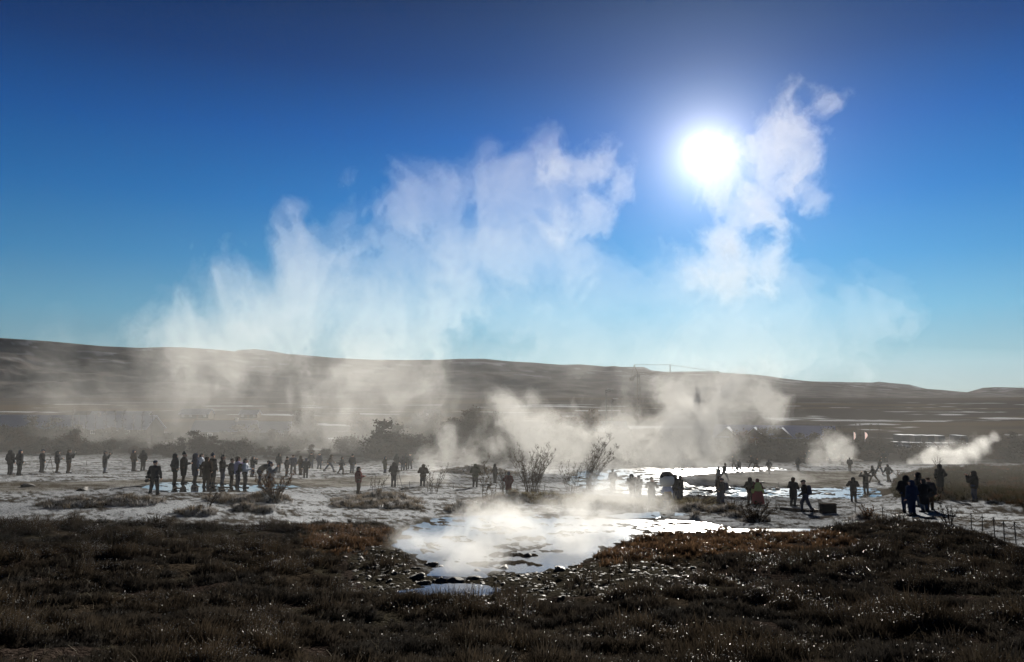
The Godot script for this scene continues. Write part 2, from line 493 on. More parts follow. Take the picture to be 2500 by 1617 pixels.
func make_zones() -> void:
	fill_zone("heath", [[[-900, 1272], [0, 1268], [300, 1275], [560, 1288], [700, 1282], [830, 1274], [930, 1278], [985, 1300], [960, 1330], [1010, 1372], [1000, 1440], [1110, 1462], [1250, 1440], [1330, 1405], [1390, 1396], [1440, 1368], [1500, 1332], [1580, 1308], [1700, 1300], [1950, 1298], [2060, 1281], [2150, 1272], [2300, 1278], [2400, 1300], [2500, 1345], [2700, 1400], [3300, 1440], [3300, 1900], [-900, 1900]]], 1)
	fill_zone("rust", [[[1540, 1308], [1700, 1297], [2000, 1295], [2100, 1330], [1900, 1352], [1600, 1368], [1470, 1390], [1400, 1392]], [[760, 1285], [960, 1290], [950, 1330], [860, 1370], [740, 1340]]], 2)
	fill_zone("stones", [[[830, 1350], [1010, 1326], [1010, 1400], [1330, 1380], [1500, 1366], [1750, 1388], [1620, 1450], [1350, 1470], [1000, 1468], [850, 1436]]], 3)
	fill_zone("stream", [[[950, 1335], [985, 1290], [1040, 1264], [1200, 1253], [1400, 1257], [1500, 1266], [1640, 1266], [1730, 1272], [1800, 1290], [2000, 1289], [2040, 1293], [1700, 1300], [1570, 1309], [1490, 1335], [1430, 1370], [1385, 1392], [1250, 1398], [1180, 1386], [1060, 1396], [1030, 1368], [1000, 1348]]], 1)
	fill_zone("pool", [[[985, 1444], [1030, 1432], [1060, 1424], [1190, 1424], [1240, 1437], [1195, 1450], [1100, 1457], [1005, 1454]], [[1040, 1404], [1060, 1386], [1165, 1384], [1205, 1400], [1160, 1413], [1080, 1410]]], 1)
	fill_zone("bright", [[[1480, 1259], [1550, 1250], [1640, 1249], [1700, 1256], [1600, 1265], [1510, 1265]]], 1)
	fill_zone("lake", [[[1400, 1152], [1560, 1140], [1700, 1143], [1900, 1139], [1930, 1147], [1720, 1157], [1660, 1164], [1690, 1184], [1850, 1191], [2000, 1190], [2100, 1188], [2200, 1196], [2215, 1207], [2100, 1217], [1950, 1215], [1800, 1212], [1600, 1209], [1480, 1200], [1380, 1182]]], 1)
	fill_zone("puddle", [[[330, 1188], [400, 1174], [560, 1180], [700, 1176], [740, 1188], [600, 1203], [420, 1201]]], 1)
	fill_zone("mud", [[[1690, 1160], [1900, 1150], [2110, 1150], [2140, 1172], [2080, 1188], [1850, 1188], [1720, 1180]], [[-600, 1182], [150, 1176], [360, 1172], [640, 1168], [1000, 1160], [1100, 1180], [820, 1190], [640, 1184], [300, 1190], [100, 1200], [-600, 1210]], [[1180, 1222], [1420, 1214], [1760, 1222], [1740, 1236], [1500, 1244], [1300, 1232]]], 2)
	fill_zone("bank", [[[2175, 1198], [2195, 1165], [2260, 1151], [2500, 1140], [3200, 1136], [3200, 1244], [2480, 1246], [2380, 1222], [2250, 1236], [2190, 1222]]], 2)
	add_mound(925, 1226, 2.6, 2.2, 0.34)
	add_mound(870, 1236, 1.4, 1.4, 0.2)
	add_mound(960, 1238, 1.6, 1.3, 0.28)
	add_mound(1240, 1228, 2.4, 2.0, 0.42)
	add_mound(1340, 1226, 2.3, 2.0, 0.36)
	add_mound(1200, 1244, 1.5, 1.3, 0.4)
	add_mound(1130, 1248, 1.0, 0.9, 0.3)
	add_mound(1440, 1240, 1.6, 1.4, 0.25)
	add_mound(660, 1222, 1.3, 1.3, 0.34)
	add_mound(560, 1222, 1.3, 1.2, 0.22)
	add_mound(478, 1254, 0.85, 0.8, 0.24)
	add_mound(596, 1246, 0.5, 0.5, 0.2)
	add_mound(652, 1252, 0.7, 0.5, 0.16)
	add_mound(180, 1232, 1.5, 1.3, 0.2)
	add_mound(330, 1228, 1.4, 1.2, 0.2)
	add_mound(1690, 1246, 1.5, 1.2, 0.26)
	add_mound(1780, 1252, 1.2, 1.0, 0.26)
	add_mound(1845, 1272, 0.75, 0.6, 0.34)
	add_mound(1790, 1262, 0.55, 0.5, 0.2)
	add_mound(1700, 1266, 0.3, 0.3, 0.15)
	add_mound(2120, 1270, 0.9, 0.8, 0.18)
	add_mound(1550, 1245, 1.4, 1.2, 0.2)
	add_mound(2060, 1126, 3.0, 2.5, 0.5)
	add_mound(1160, 1156, 5.0, 3.5, 0.6)

func water_cover(x: float, z: float) -> float:
	return maxf(maxf(zone("stream", x, z), zone("pool", x, z)), maxf(zone("bright", x, z), maxf(zone("lake", x, z), zone("puddle", x, z))))

func ground_height(x: float, z: float) -> float:
	var h := smooth_height(x, z)
	var d := maxf(-z, 0.0)
	if d > 140.0:
		return h + n_big.get_noise_2d(x, z) * clampf((d - 140.0) / 300.0, 0.0, 1.0) * 0.7
	var heath := zone("heath", x, z)
	if d < 11.0:
		heath = 1.0
	var wet := water_cover(x, z)
	var b := n_bump.get_noise_2d(x, z)
	var m := n_mid.get_noise_2d(x, z)
	var amp := lerpf(0.05, 0.13, heath) * (1.0 - 0.8 * wet)
	h += amp * m + lerpf(0.035, 0.07, heath) * b * (1.0 - 0.35 * wet)
	if wet > 0.0:
		var rough := smoothstep(-0.25, 0.35, n_mid.get_noise_2d(x * 1.7 + 77.0, z * 1.7) + 0.3 * (1.0 - wet))
		h += wet * (1.0 - zone("pool", x, z)) * (rough * (0.07 * n_fine.get_noise_2d(x, z * 0.8) + 0.06 * b + 0.04) - 0.025)
	h -= 0.05 * wet + 0.06 * zone("pool", x, z) + 0.04 * zone("puddle", x, z)
	h += zone("stones", x, z) * 0.06 * absf(n_fine.get_noise_2d(x, z)) * (1.0 - zone("pool", x, z))
	var bank := zone("bank", x, z)
	if bank > 0.0:
		h += bank * (0.3 + 0.25 * m)
	for q in mounds:
		var dx: float = (x - q[0]) / q[2]
		var dz: float = (z - q[1]) / q[3]
		var r := dx * dx + dz * dz
		if r < 1.0:
			h += q[4] * (1.0 - r) * (1.0 - r) * (1.0 + 0.5 * b + 0.3 * m)
	return h

func mound_cover(x: float, z: float) -> float:
	var c := 0.0
	for q in mounds:
		var dx: float = (x - q[0]) / q[2]
		var dz: float = (z - q[1]) / q[3]
		c = maxf(c, 1.0 - dx * dx - dz * dz)
	return c

const C_SOIL := Color(0.036, 0.031, 0.026)
const C_MOSS := Color(0.040, 0.034, 0.025)
const C_RUST := Color(0.05, 0.031, 0.019)
const C_FROST := Color(0.43, 0.455, 0.49)
const C_BARE := Color(0.06, 0.054, 0.046)
const C_MUD := Color(0.105, 0.092, 0.072)
const C_SINTER := Color(0.22, 0.205, 0.175)
const C_FIELD := Color(0.062, 0.047, 0.031)
const C_MOOR := Color(0.028, 0.025, 0.024)

func ground_color(x: float, z: float) -> Color:
	var d := maxf(-z, 0.0)
	var m := n_mid.get_noise_2d(x + 31.0, z - 7.0)
	var b := n_bump.get_noise_2d(x - 11.0, z + 5.0)
	var f := n_fine.get_noise_2d(x, z)
	# frosted ground with bare specks
	var frost := smoothstep(-0.42, 0.12, 0.5 * b + 0.6 * f + 0.5 * m - 0.04)
	var c := C_BARE.lerp(C_FROST, frost)
	if d < 160.0:
		var wet := water_cover(x, z)
		var mud := zone("mud", x, z)
		c = c.lerp(C_MUD.lerp(C_SINTER, smoothstep(-0.2, 0.4, m + 0.4 * b)), clampf(mud * 1.1, 0.0, 1.0) * (0.75 + 0.25 * f))
		c = c.lerp(C_MUD * 0.55, clampf(wet * 1.3, 0.0, 1.0))
		var mc := mound_cover(x, z)
		if mc > 0.0:
			c = c.lerp(C_MOSS.lerp(C_FROST, smoothstep(-0.1, 0.5, f + 0.5 * b) * 0.75), clampf(mc * 2.5, 0.0, 1.0))
		var bank := zone("bank", x, z)
		if bank > 0.0:
			c = c.lerp(C_MOSS.lerp(C_RUST, smoothstep(-0.1, 0.5, m) * 0.6), smoothstep(0.3, 0.6, bank + 0.25 * b))
		var heath := 1.0 if d < 11.0 else zone("heath", x, z)
		var rust := zone("rust", x, z)
		var hc := C_SOIL.lerp(C_MOSS, smoothstep(-0.3, 0.4, m)).lerp(C_RUST, clampf(rust, 0.0, 1.0) * smoothstep(-0.5, 0.3, b + m))
		c = c.lerp(hc, smoothstep(0.32, 0.62, heath + 0.30 * b + 0.22 * f))
		c = c.lerp(C_SOIL * 1.15, smoothstep(0.25, 0.7, zone("stones", x, z)))
	# scrub and fields of the valley floor
	var far := smoothstep(95.0, 135.0, d + 14.0 * n_streak.get_noise_2d(x * 0.25, z * 0.6))
	if far > 0.0:
		var u := x / maxf(d, 1.0)
		var s := n_streak.get_noise_2d(u * 55.0, log(d) * 95.0)
		var s2 := n_streak.get_noise_2d(u * 130.0 + 400.0, log(d) * 210.0)
		var fc := C_MOOR.lerp(C_FIELD, smoothstep(-0.05, 0.35, s + 0.35 * s2) * smoothstep(170.0, 420.0, d))
		fc = fc.lerp(C_FROST * 0.8, smoothstep(0.3, 0.5, s2 - 0.2 * s + 0.5 * n_streak.get_noise_2d(u * 420.0, log(d) * 330.0) - 0.06) * smoothstep(115.0, 200.0, d) * (1.0 - smoothstep(900.0, 1600.0, d)))
		c = c.lerp(fc, far)
	return c

func make_ground() -> void:
	var us := PackedFloat32Array()  # bearings
	for k in 13:
		us.append(deg_to_rad(-180.0 + 10.0 * k))
	for k in 12:
		us.append(deg_to_rad(-58.0 + 1.5 * k))
	var nf := 700
	for k in nf + 1:
		us.append(atan(lerpf(-0.82, 0.82, float(k) / nf)))
	for k in 12:
		us.append(deg_to_rad(41.5 + 1.5 * k))
	for k in 13:
		us.append(deg_to_rad(60.0 + 10.0 * k))
	var rs := PackedFloat32Array()
	var r := 1.0
	while r < 11500.0:
		rs.append(r)
		if r < 11.0:
			r += 0.8
		elif r < 750.0:
			r += clampf(0.00032 * r * r, 0.045, 0.0115 * r)
		else:
			r *= 1.035
	var w := us.size()
	var h := rs.size()
	var v := PackedVector3Array()
	var col := PackedColorArray()
	v.resize(w * h + 1)
	col.resize(w * h + 1)
	for j in h:
		for i in w:
			var x := sin(us[i]) * rs[j]
			var z := -cos(us[i]) * rs[j]
			v[j * w + i] = Vector3(x, ground_height(x, z), z)
			col[j * w + i] = ground_color(x, z)
	v[w * h] = Vector3(0, ground_height(0, 0), 0)
	col[w * h] = C_SOIL
	var n := PackedVector3Array()
	n.resize(w * h + 1)
	var idx := PackedInt32Array()
	for j in h:
		var ja := maxi(j - 1, 0) * w
		var jb := mini(j + 1, h - 1) * w
		for i in w:
			var q := (v[j * w + mini(i + 1, w - 1)] - v[j * w + maxi(i - 1, 0)]).cross(v[jb + i] - v[ja + i])
			n[j * w + i] = q.normalized() if q.y > 0.0 else -q.normalized()
			if i + 1 < w and j + 1 < h:
				var a := j * w + i
				idx.append_array([a, a + w, a + 1, a + 1, a + w, a + w + 1])
	n[w * h] = Vector3.UP
	for i in w - 1:
		idx.append_array([w * h, i, i + 1])
	var m := mat(1, 1, 1)
	m.vertex_color_use_as_albedo = true
	m.uv1_triplanar = true
	m.uv1_world_triplanar = true
	m.uv1_scale = Vector3.ONE * 0.55
	m.albedo_texture = grain_texture(3, 0.03, 0.4, 1.0)
	m.heightmap_enabled = true
	m.heightmap_texture = grain_texture(4, 0.03, 0.0, 1.0)
	m.heightmap_scale = 6.0
	var o := put("ground", mesh_of(v, n, idx, col), m)
	o.set_meta("kind", "structure")

func grain_texture(seed_value: int, freq: float, low: float, high: float, size := 512) -> NoiseTexture2D:
	var t := NoiseTexture2D.new()
	t.width = size
	t.height = size
	t.seamless = true
	t.normalize = true
	var n := FastNoiseLite.new()
	n.seed = seed_value
	n.frequency = freq
	n.fractal_octaves = 5
	n.fractal_gain = 0.6
	t.noise = n
	var g := Gradient.new()
	g.set_color(0, Color(low, low, low))
	g.set_color(1, Color(high, high, high))
	t.color_ramp = g
	return t

# a sheet of water over one zone: it lies just above the bed and dips under the banks
func make_water(called: String, zone_name: String, level: float, material: Material, label: String, category: String) -> void:
	var m: PackedFloat32Array = zones[zone_name]
	var id := {}
	var v := PackedVector3Array()
	var idx := PackedInt32Array()
	for r in range(1, ZH - 1):
		for c in range(1, ZW - 1):
			if m[r * ZW + c] > 0.02 or m[(r + 1) * ZW + c] > 0.02 or m[r * ZW + c + 1] > 0.02 or m[(r + 1) * ZW + c + 1] > 0.02:
				var k := PackedInt32Array()
				for q in [[0, 0], [1, 0], [0, 1], [1, 1]]:
					var key: int = (r + q[1]) * ZW + c + q[0]
					if not id.has(key):
						var x: float = ZX0 + (c + q[0] + 0.5) * ZSTEP
						var z: float = ZZ0 + (r + q[1] + 0.5) * ZSTEP
						id[key] = v.size()
						v.append(Vector3(x, smooth_height(x, z) + lerpf(-0.16, level, smoothstep(0.05, 0.5, m[key] + 0.5 * n_bump.get_noise_2d(x, z))), z))
					k.append(id[key])
				idx.append_array([k[0], k[1], k[2], k[1], k[3], k[2]])
	var n := PackedVector3Array()
	n.resize(v.size())
	n.fill(Vector3.UP)
	var o := put(called, mesh_of(v, n, idx), material)
	tag(o, label, category, "", "structure")

func water_material(rough: float, bump_cm: float, scale: float, seed_value: int, freq: float) -> StandardMaterial3D:
	var m := mat(0.012, 0.014, 0.016, rough, 0.5)
	m.uv1_triplanar = true
	m.uv1_world_triplanar = true
	m.uv1_scale = Vector3.ONE * scale
	m.heightmap_enabled = true
	m.heightmap_texture = grain_texture(seed_value, freq, 0.0, 1.0)
	m.heightmap_scale = bump_cm
	return m

# ---------------------------------------------------------------- hills
# a ridge: skyline points in the picture at a distance, with a long slope before it and a back behind it
func make_hill(called: String, line: Array, dist: float, foot: float, back: float, color: Color, label: String, seed_value: int) -> void:
	var noise := FastNoiseLite.new()
	noise.seed = seed_value
	noise.frequency = 0.0018
	noise.fractal_octaves = 6
	var cols := 560
	var rows := 80
	var v := PackedVector3Array()
	var col := PackedColorArray()
	var floor_y := EYE.y - 20.0
	for j in rows + 1:
		var t := float(j) / rows
		for i in cols + 1:
			var px := lerpf(line[0][0], line[-1][0], float(i) / cols)
			var k := 0
			while k < line.size() - 2 and px > line[k + 1][0]:
				k += 1
			var s := clampf((px - line[k][0]) / (line[k + 1][0] - line[k][0]), 0.0, 1.0)
			var py := lerpf(line[k][1], line[k + 1][1], s)
			var top := ahead(px, py, dist)
			var d := lerpf(foot, back, t)
			var u := (px - 1250.0) / FOCAL
			var x := u * d
			# the slope rises to the ridge, with gullies, and falls away behind it
			var rise := (d - foot) / (dist - foot)
			var y := 0.0
			if rise <= 1.0:
				var q := pow(clampf(rise, 0.0, 1.0), 1.35)
				y = lerpf(floor_y, top.y * (d / dist) + EYE.y * (1.0 - d / dist), q)
				y += noise.get_noise_2d(x, -d * 1.5) * (top.y - floor_y) * 0.6 * rise * (1.0 - rise)
			else:
				y = lerpf(top.y, floor_y, pow((d - dist) / (back - dist), 1.4))
			v.append(Vector3(x, y, -d))
			var g := noise.get_noise_2d(x * 2.0 + 900.0, -d * 5.0)
			var snow := smoothstep(0.26, 0.42, g) * smoothstep(0.5, 0.95, rise)
			col.append((color * (1.0 + 1.1 * noise.get_noise_2d(x * 3.0, d * 5.0))).lerp(Color(0.3, 0.32, 0.36), snow * 0.3))
	var w := cols + 1
	var n := PackedVector3Array()
	n.resize(v.size())
	var idx := PackedInt32Array()
	for j in rows + 1:
		for i in w:
			var q := (v[j * w + mini(i + 1, w - 1)] - v[j * w + maxi(i - 1, 0)]).cross(v[mini(j + 1, rows) * w + i] - v[maxi(j - 1, 0) * w + i])
			n[j * w + i] = q.normalized() if q.y > 0.0 else -q.normalized()
			if i + 1 < w and j < rows:
				var a := j * w + i
				idx.append_array([a, a + w, a + 1, a + 1, a + w, a + w + 1])
	var m := mat(1, 1, 1)
	m.vertex_color_use_as_albedo = true
	var o := put(called, mesh_of(v, n, idx, col), m)
	tag(o, label, "hill", "", "structure")

func make_hills() -> void:
	make_hill("hills", [[-1500, 800], [-600, 806], [0, 825], [120, 833], [248, 845], [340, 849], [400, 847], [448, 848], [538, 854], [600, 861], [720, 865], [809, 873], [899, 878], [988, 879], [1078, 878], [1123, 876], [1183, 876], [1242, 882], [1300, 885], [1334, 888], [1370, 890.5], [1418, 889.6], [1454, 892.6], [1478, 895], [1499, 893.5], [1517, 896], [1573, 896], [1588, 904], [1618, 907.6], [1678, 908], [1756, 909], [1797, 912], [1845, 915], [1887, 920], [1919, 925], [1964, 930], [2054, 937], [2123, 941], [2248, 949], [2293, 952], [2344, 957], [2420, 962], [2500, 968]], 4200.0, 2600.0, 5600.0, Color(0.037, 0.033, 0.031), "long dark ridge across the valley streaked with thin snow", 21)
	make_hill("hills", [[1700, 975], [1900, 940], [1961, 931], [2039, 932.5], [2129, 934], [2144, 932], [2173, 935], [2218, 939], [2248, 947], [2300, 958], [2400, 975]], 7600.0, 5800.0, 8600.0, Color(0.037, 0.033, 0.031), "pale blue ridge beyond the dark one towards the valley mouth", 22)
	make_hill("hills", [[2330, 975], [2362, 957], [2398, 947], [2433, 945.6], [2500, 947], [2700, 940], [3200, 930], [3700, 940]], 5200.0, 3400.0, 6400.0, Color(0.037, 0.033, 0.031), "low flat hill at the right end of the skyline", 23)
	make_hill("hills", [[520, 880], [580, 855], [620, 852.5], [660, 857], [720, 868], [800, 890]], 9000.0, 7800.0, 9800.0, Color(0.037, 0.033, 0.031), "small distant peak showing over the long ridge", 24)

func setup_noise() -> void:
	var set_up := func(n: FastNoiseLite, s: int, f: float, oct: int) -> void:
		n.seed = s
		n.frequency = f
		n.noise_type = FastNoiseLite.TYPE_SIMPLEX_SMOOTH
		n.fractal_octaves = oct
	set_up.call(n_bump, 1, 0.8, 2)
	set_up.call(n_mid, 2, 0.2, 2)
	set_up.call(n_big, 3, 0.01, 3)
	set_up.call(n_fine, 4, 2.6, 2)
	set_up.call(n_streak, 5, 0.03, 3)

func all_water() -> void:
	var calm := water_material(0.04, 0.12, 0.3, 31, 0.02)
	var running := water_material(0.16, 0.25, 0.5, 32, 0.03)
	make_water("pool_water", "pool", 0.0, calm, "still steaming pool between dark stones in the front", "pool")
	make_water("stream_water", "stream", -0.035, running, "glittering shallow hot stream running across the middle", "stream")
	make_water("pool_water", "bright", 0.0, calm, "small blazing bright pool behind the stream", "pool")
	make_water("spring_water", "lake", -0.05, running, "wide shallow run-off water shining below the sun", "water")
	make_water("puddle_water", "puddle", -0.075, calm, "dark puddle mirroring the crowd at its edge", "puddle")

# ---------------------------------------------------------------- people
var figure_cache := {}

# a field of tapered capsules [a, b, ra, rb] joined softly, meshed on a grid
func flesh(bones: Array, cell: float, soft := 45.0) -> ArrayMesh:
	var lo := Vector3(1e9, 1e9, 1e9)
	var hi := -lo
	for q in bones:
		var r := maxf(q[2], q[3])
		lo = lo.min((q[0] as Vector3).min(q[1]) - Vector3.ONE * r)
		hi = hi.max((q[0] as Vector3).max(q[1]) + Vector3.ONE * r)
	lo -= Vector3.ONE * cell * 3
	hi += Vector3.ONE * cell * 3
	var nx := ceili((hi.x - lo.x) / cell) + 1
	var ny := ceili((hi.y - lo.y) / cell) + 1
	var nz := ceili((hi.z - lo.z) / cell) + 1
	var f := PackedFloat32Array()
	f.resize(nx * ny * nz)
	for q in bones:
		var a: Vector3 = q[0]
		var b: Vector3 = q[1]
		var ra: float = q[2]
		var rb: float = q[3]
		var ab := b - a
		var l2 := maxf(ab.length_squared(), 1e-8)
		var r := maxf(ra, rb) + 0.06
		var p0 := ((a.min(b) - Vector3.ONE * r - lo) / cell).floor()
		var p1 := ((a.max(b) + Vector3.ONE * r - lo) / cell).ceil()
		for z in range(maxi(int(p0.z), 0), mini(int(p1.z) + 1, nz)):
			for y in range(maxi(int(p0.y), 0), mini(int(p1.y) + 1, ny)):
				var k := (z * ny + y) * nx
				for x in range(maxi(int(p0.x), 0), mini(int(p1.x) + 1, nx)):
					var p := lo + Vector3(x, y, z) * cell - a
					var t := clampf(p.dot(ab) / l2, 0.0, 1.0)
					var d := (p - ab * t).length() - lerpf(ra, rb, t)
					if d < 0.07:
						f[k + x] += exp(-soft * d)
	for k in f.size():
		f[k] = log(maxf(f[k], 1e-3)) / soft
	return nets(f, nx, ny, nz, lo, Vector3.ONE * cell, 0.0)

# the joints of a pose; the figure faces -z
func pose_joints(pose: String) -> Dictionary:
	var j := {}
	var lean := 0.0
	for s in [-1, 1]:
		var k := "l" if s < 0 else "r"
		j["hip" + k] = Vector3(0.085 * s, 0.92, 0)
		j["knee" + k] = Vector3(0.1 * s, 0.49, -0.02)
		j["ankle" + k] = Vector3(0.105 * s, 0.085, 0.02)
		j["elbow" + k] = Vector3(0.265 * s, 1.13, 0.03)
		j["wrist" + k] = Vector3(0.27 * s, 0.88, -0.06)
		match pose:
			"apart":
				j["knee" + k] = Vector3(0.13 * s, 0.49, -0.02)
				j["ankle" + k] = Vector3(0.17 * s, 0.085, 0.02)
			"photo":
				j["elbow" + k] = Vector3(0.29 * s, 1.17, -0.14)
				j["wrist" + k] = Vector3(0.085 * s, 1.46, -0.3)
			"raised":
				j["elbow" + k] = Vector3(0.34 * s, 1.36, -0.1)
				j["wrist" + k] = Vector3(0.14 * s, 1.6, -0.26)
			"pockets":
				j["elbow" + k] = Vector3(0.31 * s, 1.14, 0.07)
				j["wrist" + k] = Vector3(0.19 * s, 0.94, -0.1)
			"hold":
				j["elbow" + k] = Vector3(0.29 * s, 1.12, -0.02)
				j["wrist" + k] = Vector3(0.09 * s, 1.14, -0.27)
			"walk":
				j["knee" + k] = Vector3(0.09 * s, 0.5, -0.15 * s - 0.03)
				j["ankle" + k] = Vector3(0.09 * s, 0.085 if s > 0 else 0.13, -0.24 * s + 0.06)
				j["elbow" + k] = Vector3(0.25 * s, 1.14, 0.1 * s + 0.04)
				j["wrist" + k] = Vector3(0.24 * s, 0.92, 0.2 * s - 0.08)
				lean = 0.05
			"stride":
				j["knee" + k] = Vector3(0.09 * s, 0.52, -0.24 * s)
				j["ankle" + k] = Vector3(0.09 * s, 0.085 if s > 0 else 0.16, -0.42 * s + 0.05)
				j["elbow" + k] = Vector3(0.25 * s, 1.14, 0.16 * s)
				j["wrist" + k] = Vector3(0.22 * s, 0.95, 0.28 * s - 0.12)
				lean = 0.1
			"bend":
				lean = 0.42
				j["elbow" + k] = Vector3(0.26 * s, 1.0, -0.5)
				j["wrist" + k] = Vector3(0.07 * s, 1.12, -0.72)
	j["pelvis"] = Vector3(0, 0.95, 0)
	j["waist"] = Vector3(0, 1.1, -lean * 0.25)
	var drop := lean * 0.32
	j["chest"] = Vector3(0, 1.3 - drop * 0.5, -lean * 0.7)
	j["neck"] = Vector3(0, 1.46 - drop, -lean)
	j["head"] = Vector3(0, 1.63 - drop, -lean * 1.12 - 0.02)
	for s in [-1, 1]:
		var k := "l" if s < 0 else "r"
		j["shoulder" + k] = Vector3(0.175 * s, 1.405 - drop, -lean * 0.9)
	return j

func hand_shape(b: MB, wrist: Vector3, elbow: Vector3, side: float) -> void:
	var along := (wrist - elbow).normalized()
	var across := along.cross(Vector3.UP)
	across = (across if across.length() > 0.2 else Vector3(0, 0, -1)).normalized()
	var nn := across.cross(along).normalized()
	var palm_end := wrist + along * 0.09
	b.tube([wrist, wrist + along * 0.045, palm_end], [0.028, 0.04, 0.034], 8)
	var lengths := [0.062, 0.075, 0.07, 0.055]
	for k in 4:
		var root := palm_end - along * 0.012 + across * (k - 1.5) * 0.019
		var l: float = lengths[k]
		var m := root + along * l * 0.55 + nn * 0.008 * side
		b.tube([root, m, m + (along * 0.6 + nn * 0.55 * side).normalized() * l * 0.5], [0.0095, 0.0088, 0.0072], 5)
	var tb := wrist + along * 0.03 + across * 0.034
	b.tube([tb, tb + (along + across * 0.8).normalized() * 0.04, tb + (along * 1.4 + across * 0.7).normalized() * 0.068], [0.0125, 0.011, 0.0085], 5)

func figure(pose: String, coat: String) -> Dictionary:
	var key := pose + coat
	if figure_cache.has(key):
		return figure_cache[key]
	var out := {}
	if not figure_cache.has(pose):
		var j := pose_joints(pose)
		var bones := [
			[j.pelvis, j.waist, 0.125, 0.118], [j.waist, j.chest, 0.12, 0.135], [j.chest, j.neck, 0.12, 0.06], [j.shoulderl, j.shoulderr, 0.062, 0.062],
			[j.neck, j.head, 0.052, 0.052], [j.head + Vector3(0, -0.02, -0.02), j.head + Vector3(0, 0.035, 0.012), 0.07, 0.085], [j.head + Vector3(0, -0.075, -0.055), j.head + Vector3(0, -0.05, -0.03), 0.034, 0.05],
			[j.head + Vector3(0, 0.01, -0.085), j.head + Vector3(0, -0.022, -0.103), 0.01, 0.014],
		]
		for s in ["l", "r"]:
			var sx := -1.0 if s == "l" else 1.0
			bones.append([j["shoulder" + s], j["elbow" + s], 0.054, 0.042])
			bones.append([j["elbow" + s], j["wrist" + s], 0.042, 0.028])
			bones.append([j["hip" + s], j["knee" + s], 0.088, 0.058])
			bones.append([j["knee" + s], j["ankle" + s], 0.056, 0.038])
			var foot: Vector3 = j["ankle" + s]
			bones.append([foot + Vector3(0, -0.045, 0.03), foot + Vector3(0.015 * sx, -0.055, -0.15), 0.04, 0.032])
			bones.append([j.head + Vector3(0.082 * sx, -0.005, 0.008), j.head + Vector3(0.086 * sx, 0.025, 0.014), 0.012, 0.016])
		var m := flesh(bones, 0.018)
		var b := MB.new()
		var arrays := m.surface_get_arrays(0)
		b.v = arrays[Mesh.ARRAY_VERTEX]
		b.n = arrays[Mesh.ARRAY_NORMAL]
		b.i = arrays[Mesh.ARRAY_INDEX]
		for p in b.v:
			var c := Color(0.42, 0.27, 0.2)
			for sx in [-1.0, 1.0]:
				if p.distance_to(j.head + Vector3(0.032 * sx, 0.012, -0.085)) < 0.018:
					c = Color(0.05, 0.035, 0.03)
			if p.distance_to(j.head + Vector3(0, -0.058, -0.09)) < 0.02:
				c = Color(0.3, 0.12, 0.1)
			b.c.append(c)
		b.tint = Color(0.42, 0.27, 0.2)
		hand_shape(b, j.wristl, j.elbowl, 1.0)
		hand_shape(b, j.wristr, j.elbowr, -1.0)
		var legs := []
		var shoes := {"l": [], "r": []}
		for s in ["l", "r"]:
			var foot: Vector3 = j["ankle" + s]
			legs.append([j["hip" + s], j["knee" + s], 0.108, 0.077])
			legs.append([j["knee" + s], foot, 0.077, 0.064])
			shoes[s].append([foot + Vector3(0, -0.035, 0.03), foot + Vector3(0, -0.042, -0.165), 0.052, 0.046])
			shoes[s].append([foot + Vector3(0, -0.03, 0.02), foot + Vector3(0, 0.08, 0.01), 0.056, 0.06])
		legs.append([j.hipl, j.hipr, 0.115, 0.115])
		figure_cache[pose] = {"body": b.done(true), "trousers": flesh(legs, 0.024), "boot_l": flesh(shoes.l, 0.022), "boot_r": flesh(shoes.r, 0.022),
			"hair": flesh([[j.head + Vector3(0, 0.05, 0.02), j.head + Vector3(0, 0.0, 0.05), 0.094, 0.08], [j.head + Vector3(0, 0.02, 0.03), j.head + Vector3(0, -0.12, 0.06), 0.085, 0.07]], 0.02),
			"hat": flesh([[j.head + Vector3(0, 0.06, 0.012), j.head + Vector3(0, 0.09, 0.02), 0.1, 0.085], [j.head + Vector3(0, 0.19, 0.02), j.head + Vector3(0, 0.195, 0.02), 0.032, 0.032]], 0.018),
			"hood": flesh([[j.head + Vector3(0, 0.035, 0.03), j.head + Vector3(0, -0.02, 0.035), 0.118, 0.115], [j.head + Vector3(0, -0.06, 0.03), j.neck + Vector3(0, -0.02, 0.02), 0.11, 0.12]], 0.024),
			"cap": flesh([[j.head + Vector3(0, 0.055, 0.01), j.head + Vector3(0, 0.06, 0.0), 0.096, 0.092], [j.head + Vector3(-0.03, 0.045, -0.1), j.head + Vector3(0.03, 0.04, -0.13), 0.03, 0.026]], 0.018),
		}
	var parts: Dictionary = figure_cache[pose]
	var q := pose_joints(pose)
	var fat := 0.02 if coat == "thick" else 0.0
	var jacket := [[q.waist, q.chest, 0.155 + fat, 0.165 + fat], [q.chest, q.neck, 0.155 + fat, 0.085], [q.shoulderl, q.shoulderr, 0.085 + fat, 0.085 + fat], [q.pelvis + Vector3(0, -0.02, 0), q.waist, 0.15 + fat, 0.15 + fat], [q.pelvis + Vector3(-0.06, -0.1, 0), q.pelvis + Vector3(0.06, -0.1, 0), 0.13 + fat, 0.13 + fat]]
	if coat == "long":
		jacket.append([q.pelvis + Vector3(-0.08, -0.42, 0), q.pelvis + Vector3(-0.05, 0, 0), 0.125, 0.15])
		jacket.append([q.pelvis + Vector3(0.08, -0.42, 0), q.pelvis + Vector3(0.05, 0, 0), 0.125, 0.15])
	for s in ["l", "r"]:
		jacket.append([q["shoulder" + s], q["elbow" + s], 0.078 + fat, 0.066 + fat])
		jacket.append([q["elbow" + s], q["wrist" + s], 0.066 + fat * 0.6, 0.05])
	out = parts.duplicate()
	out["jacket"] = flesh(jacket, 0.024)
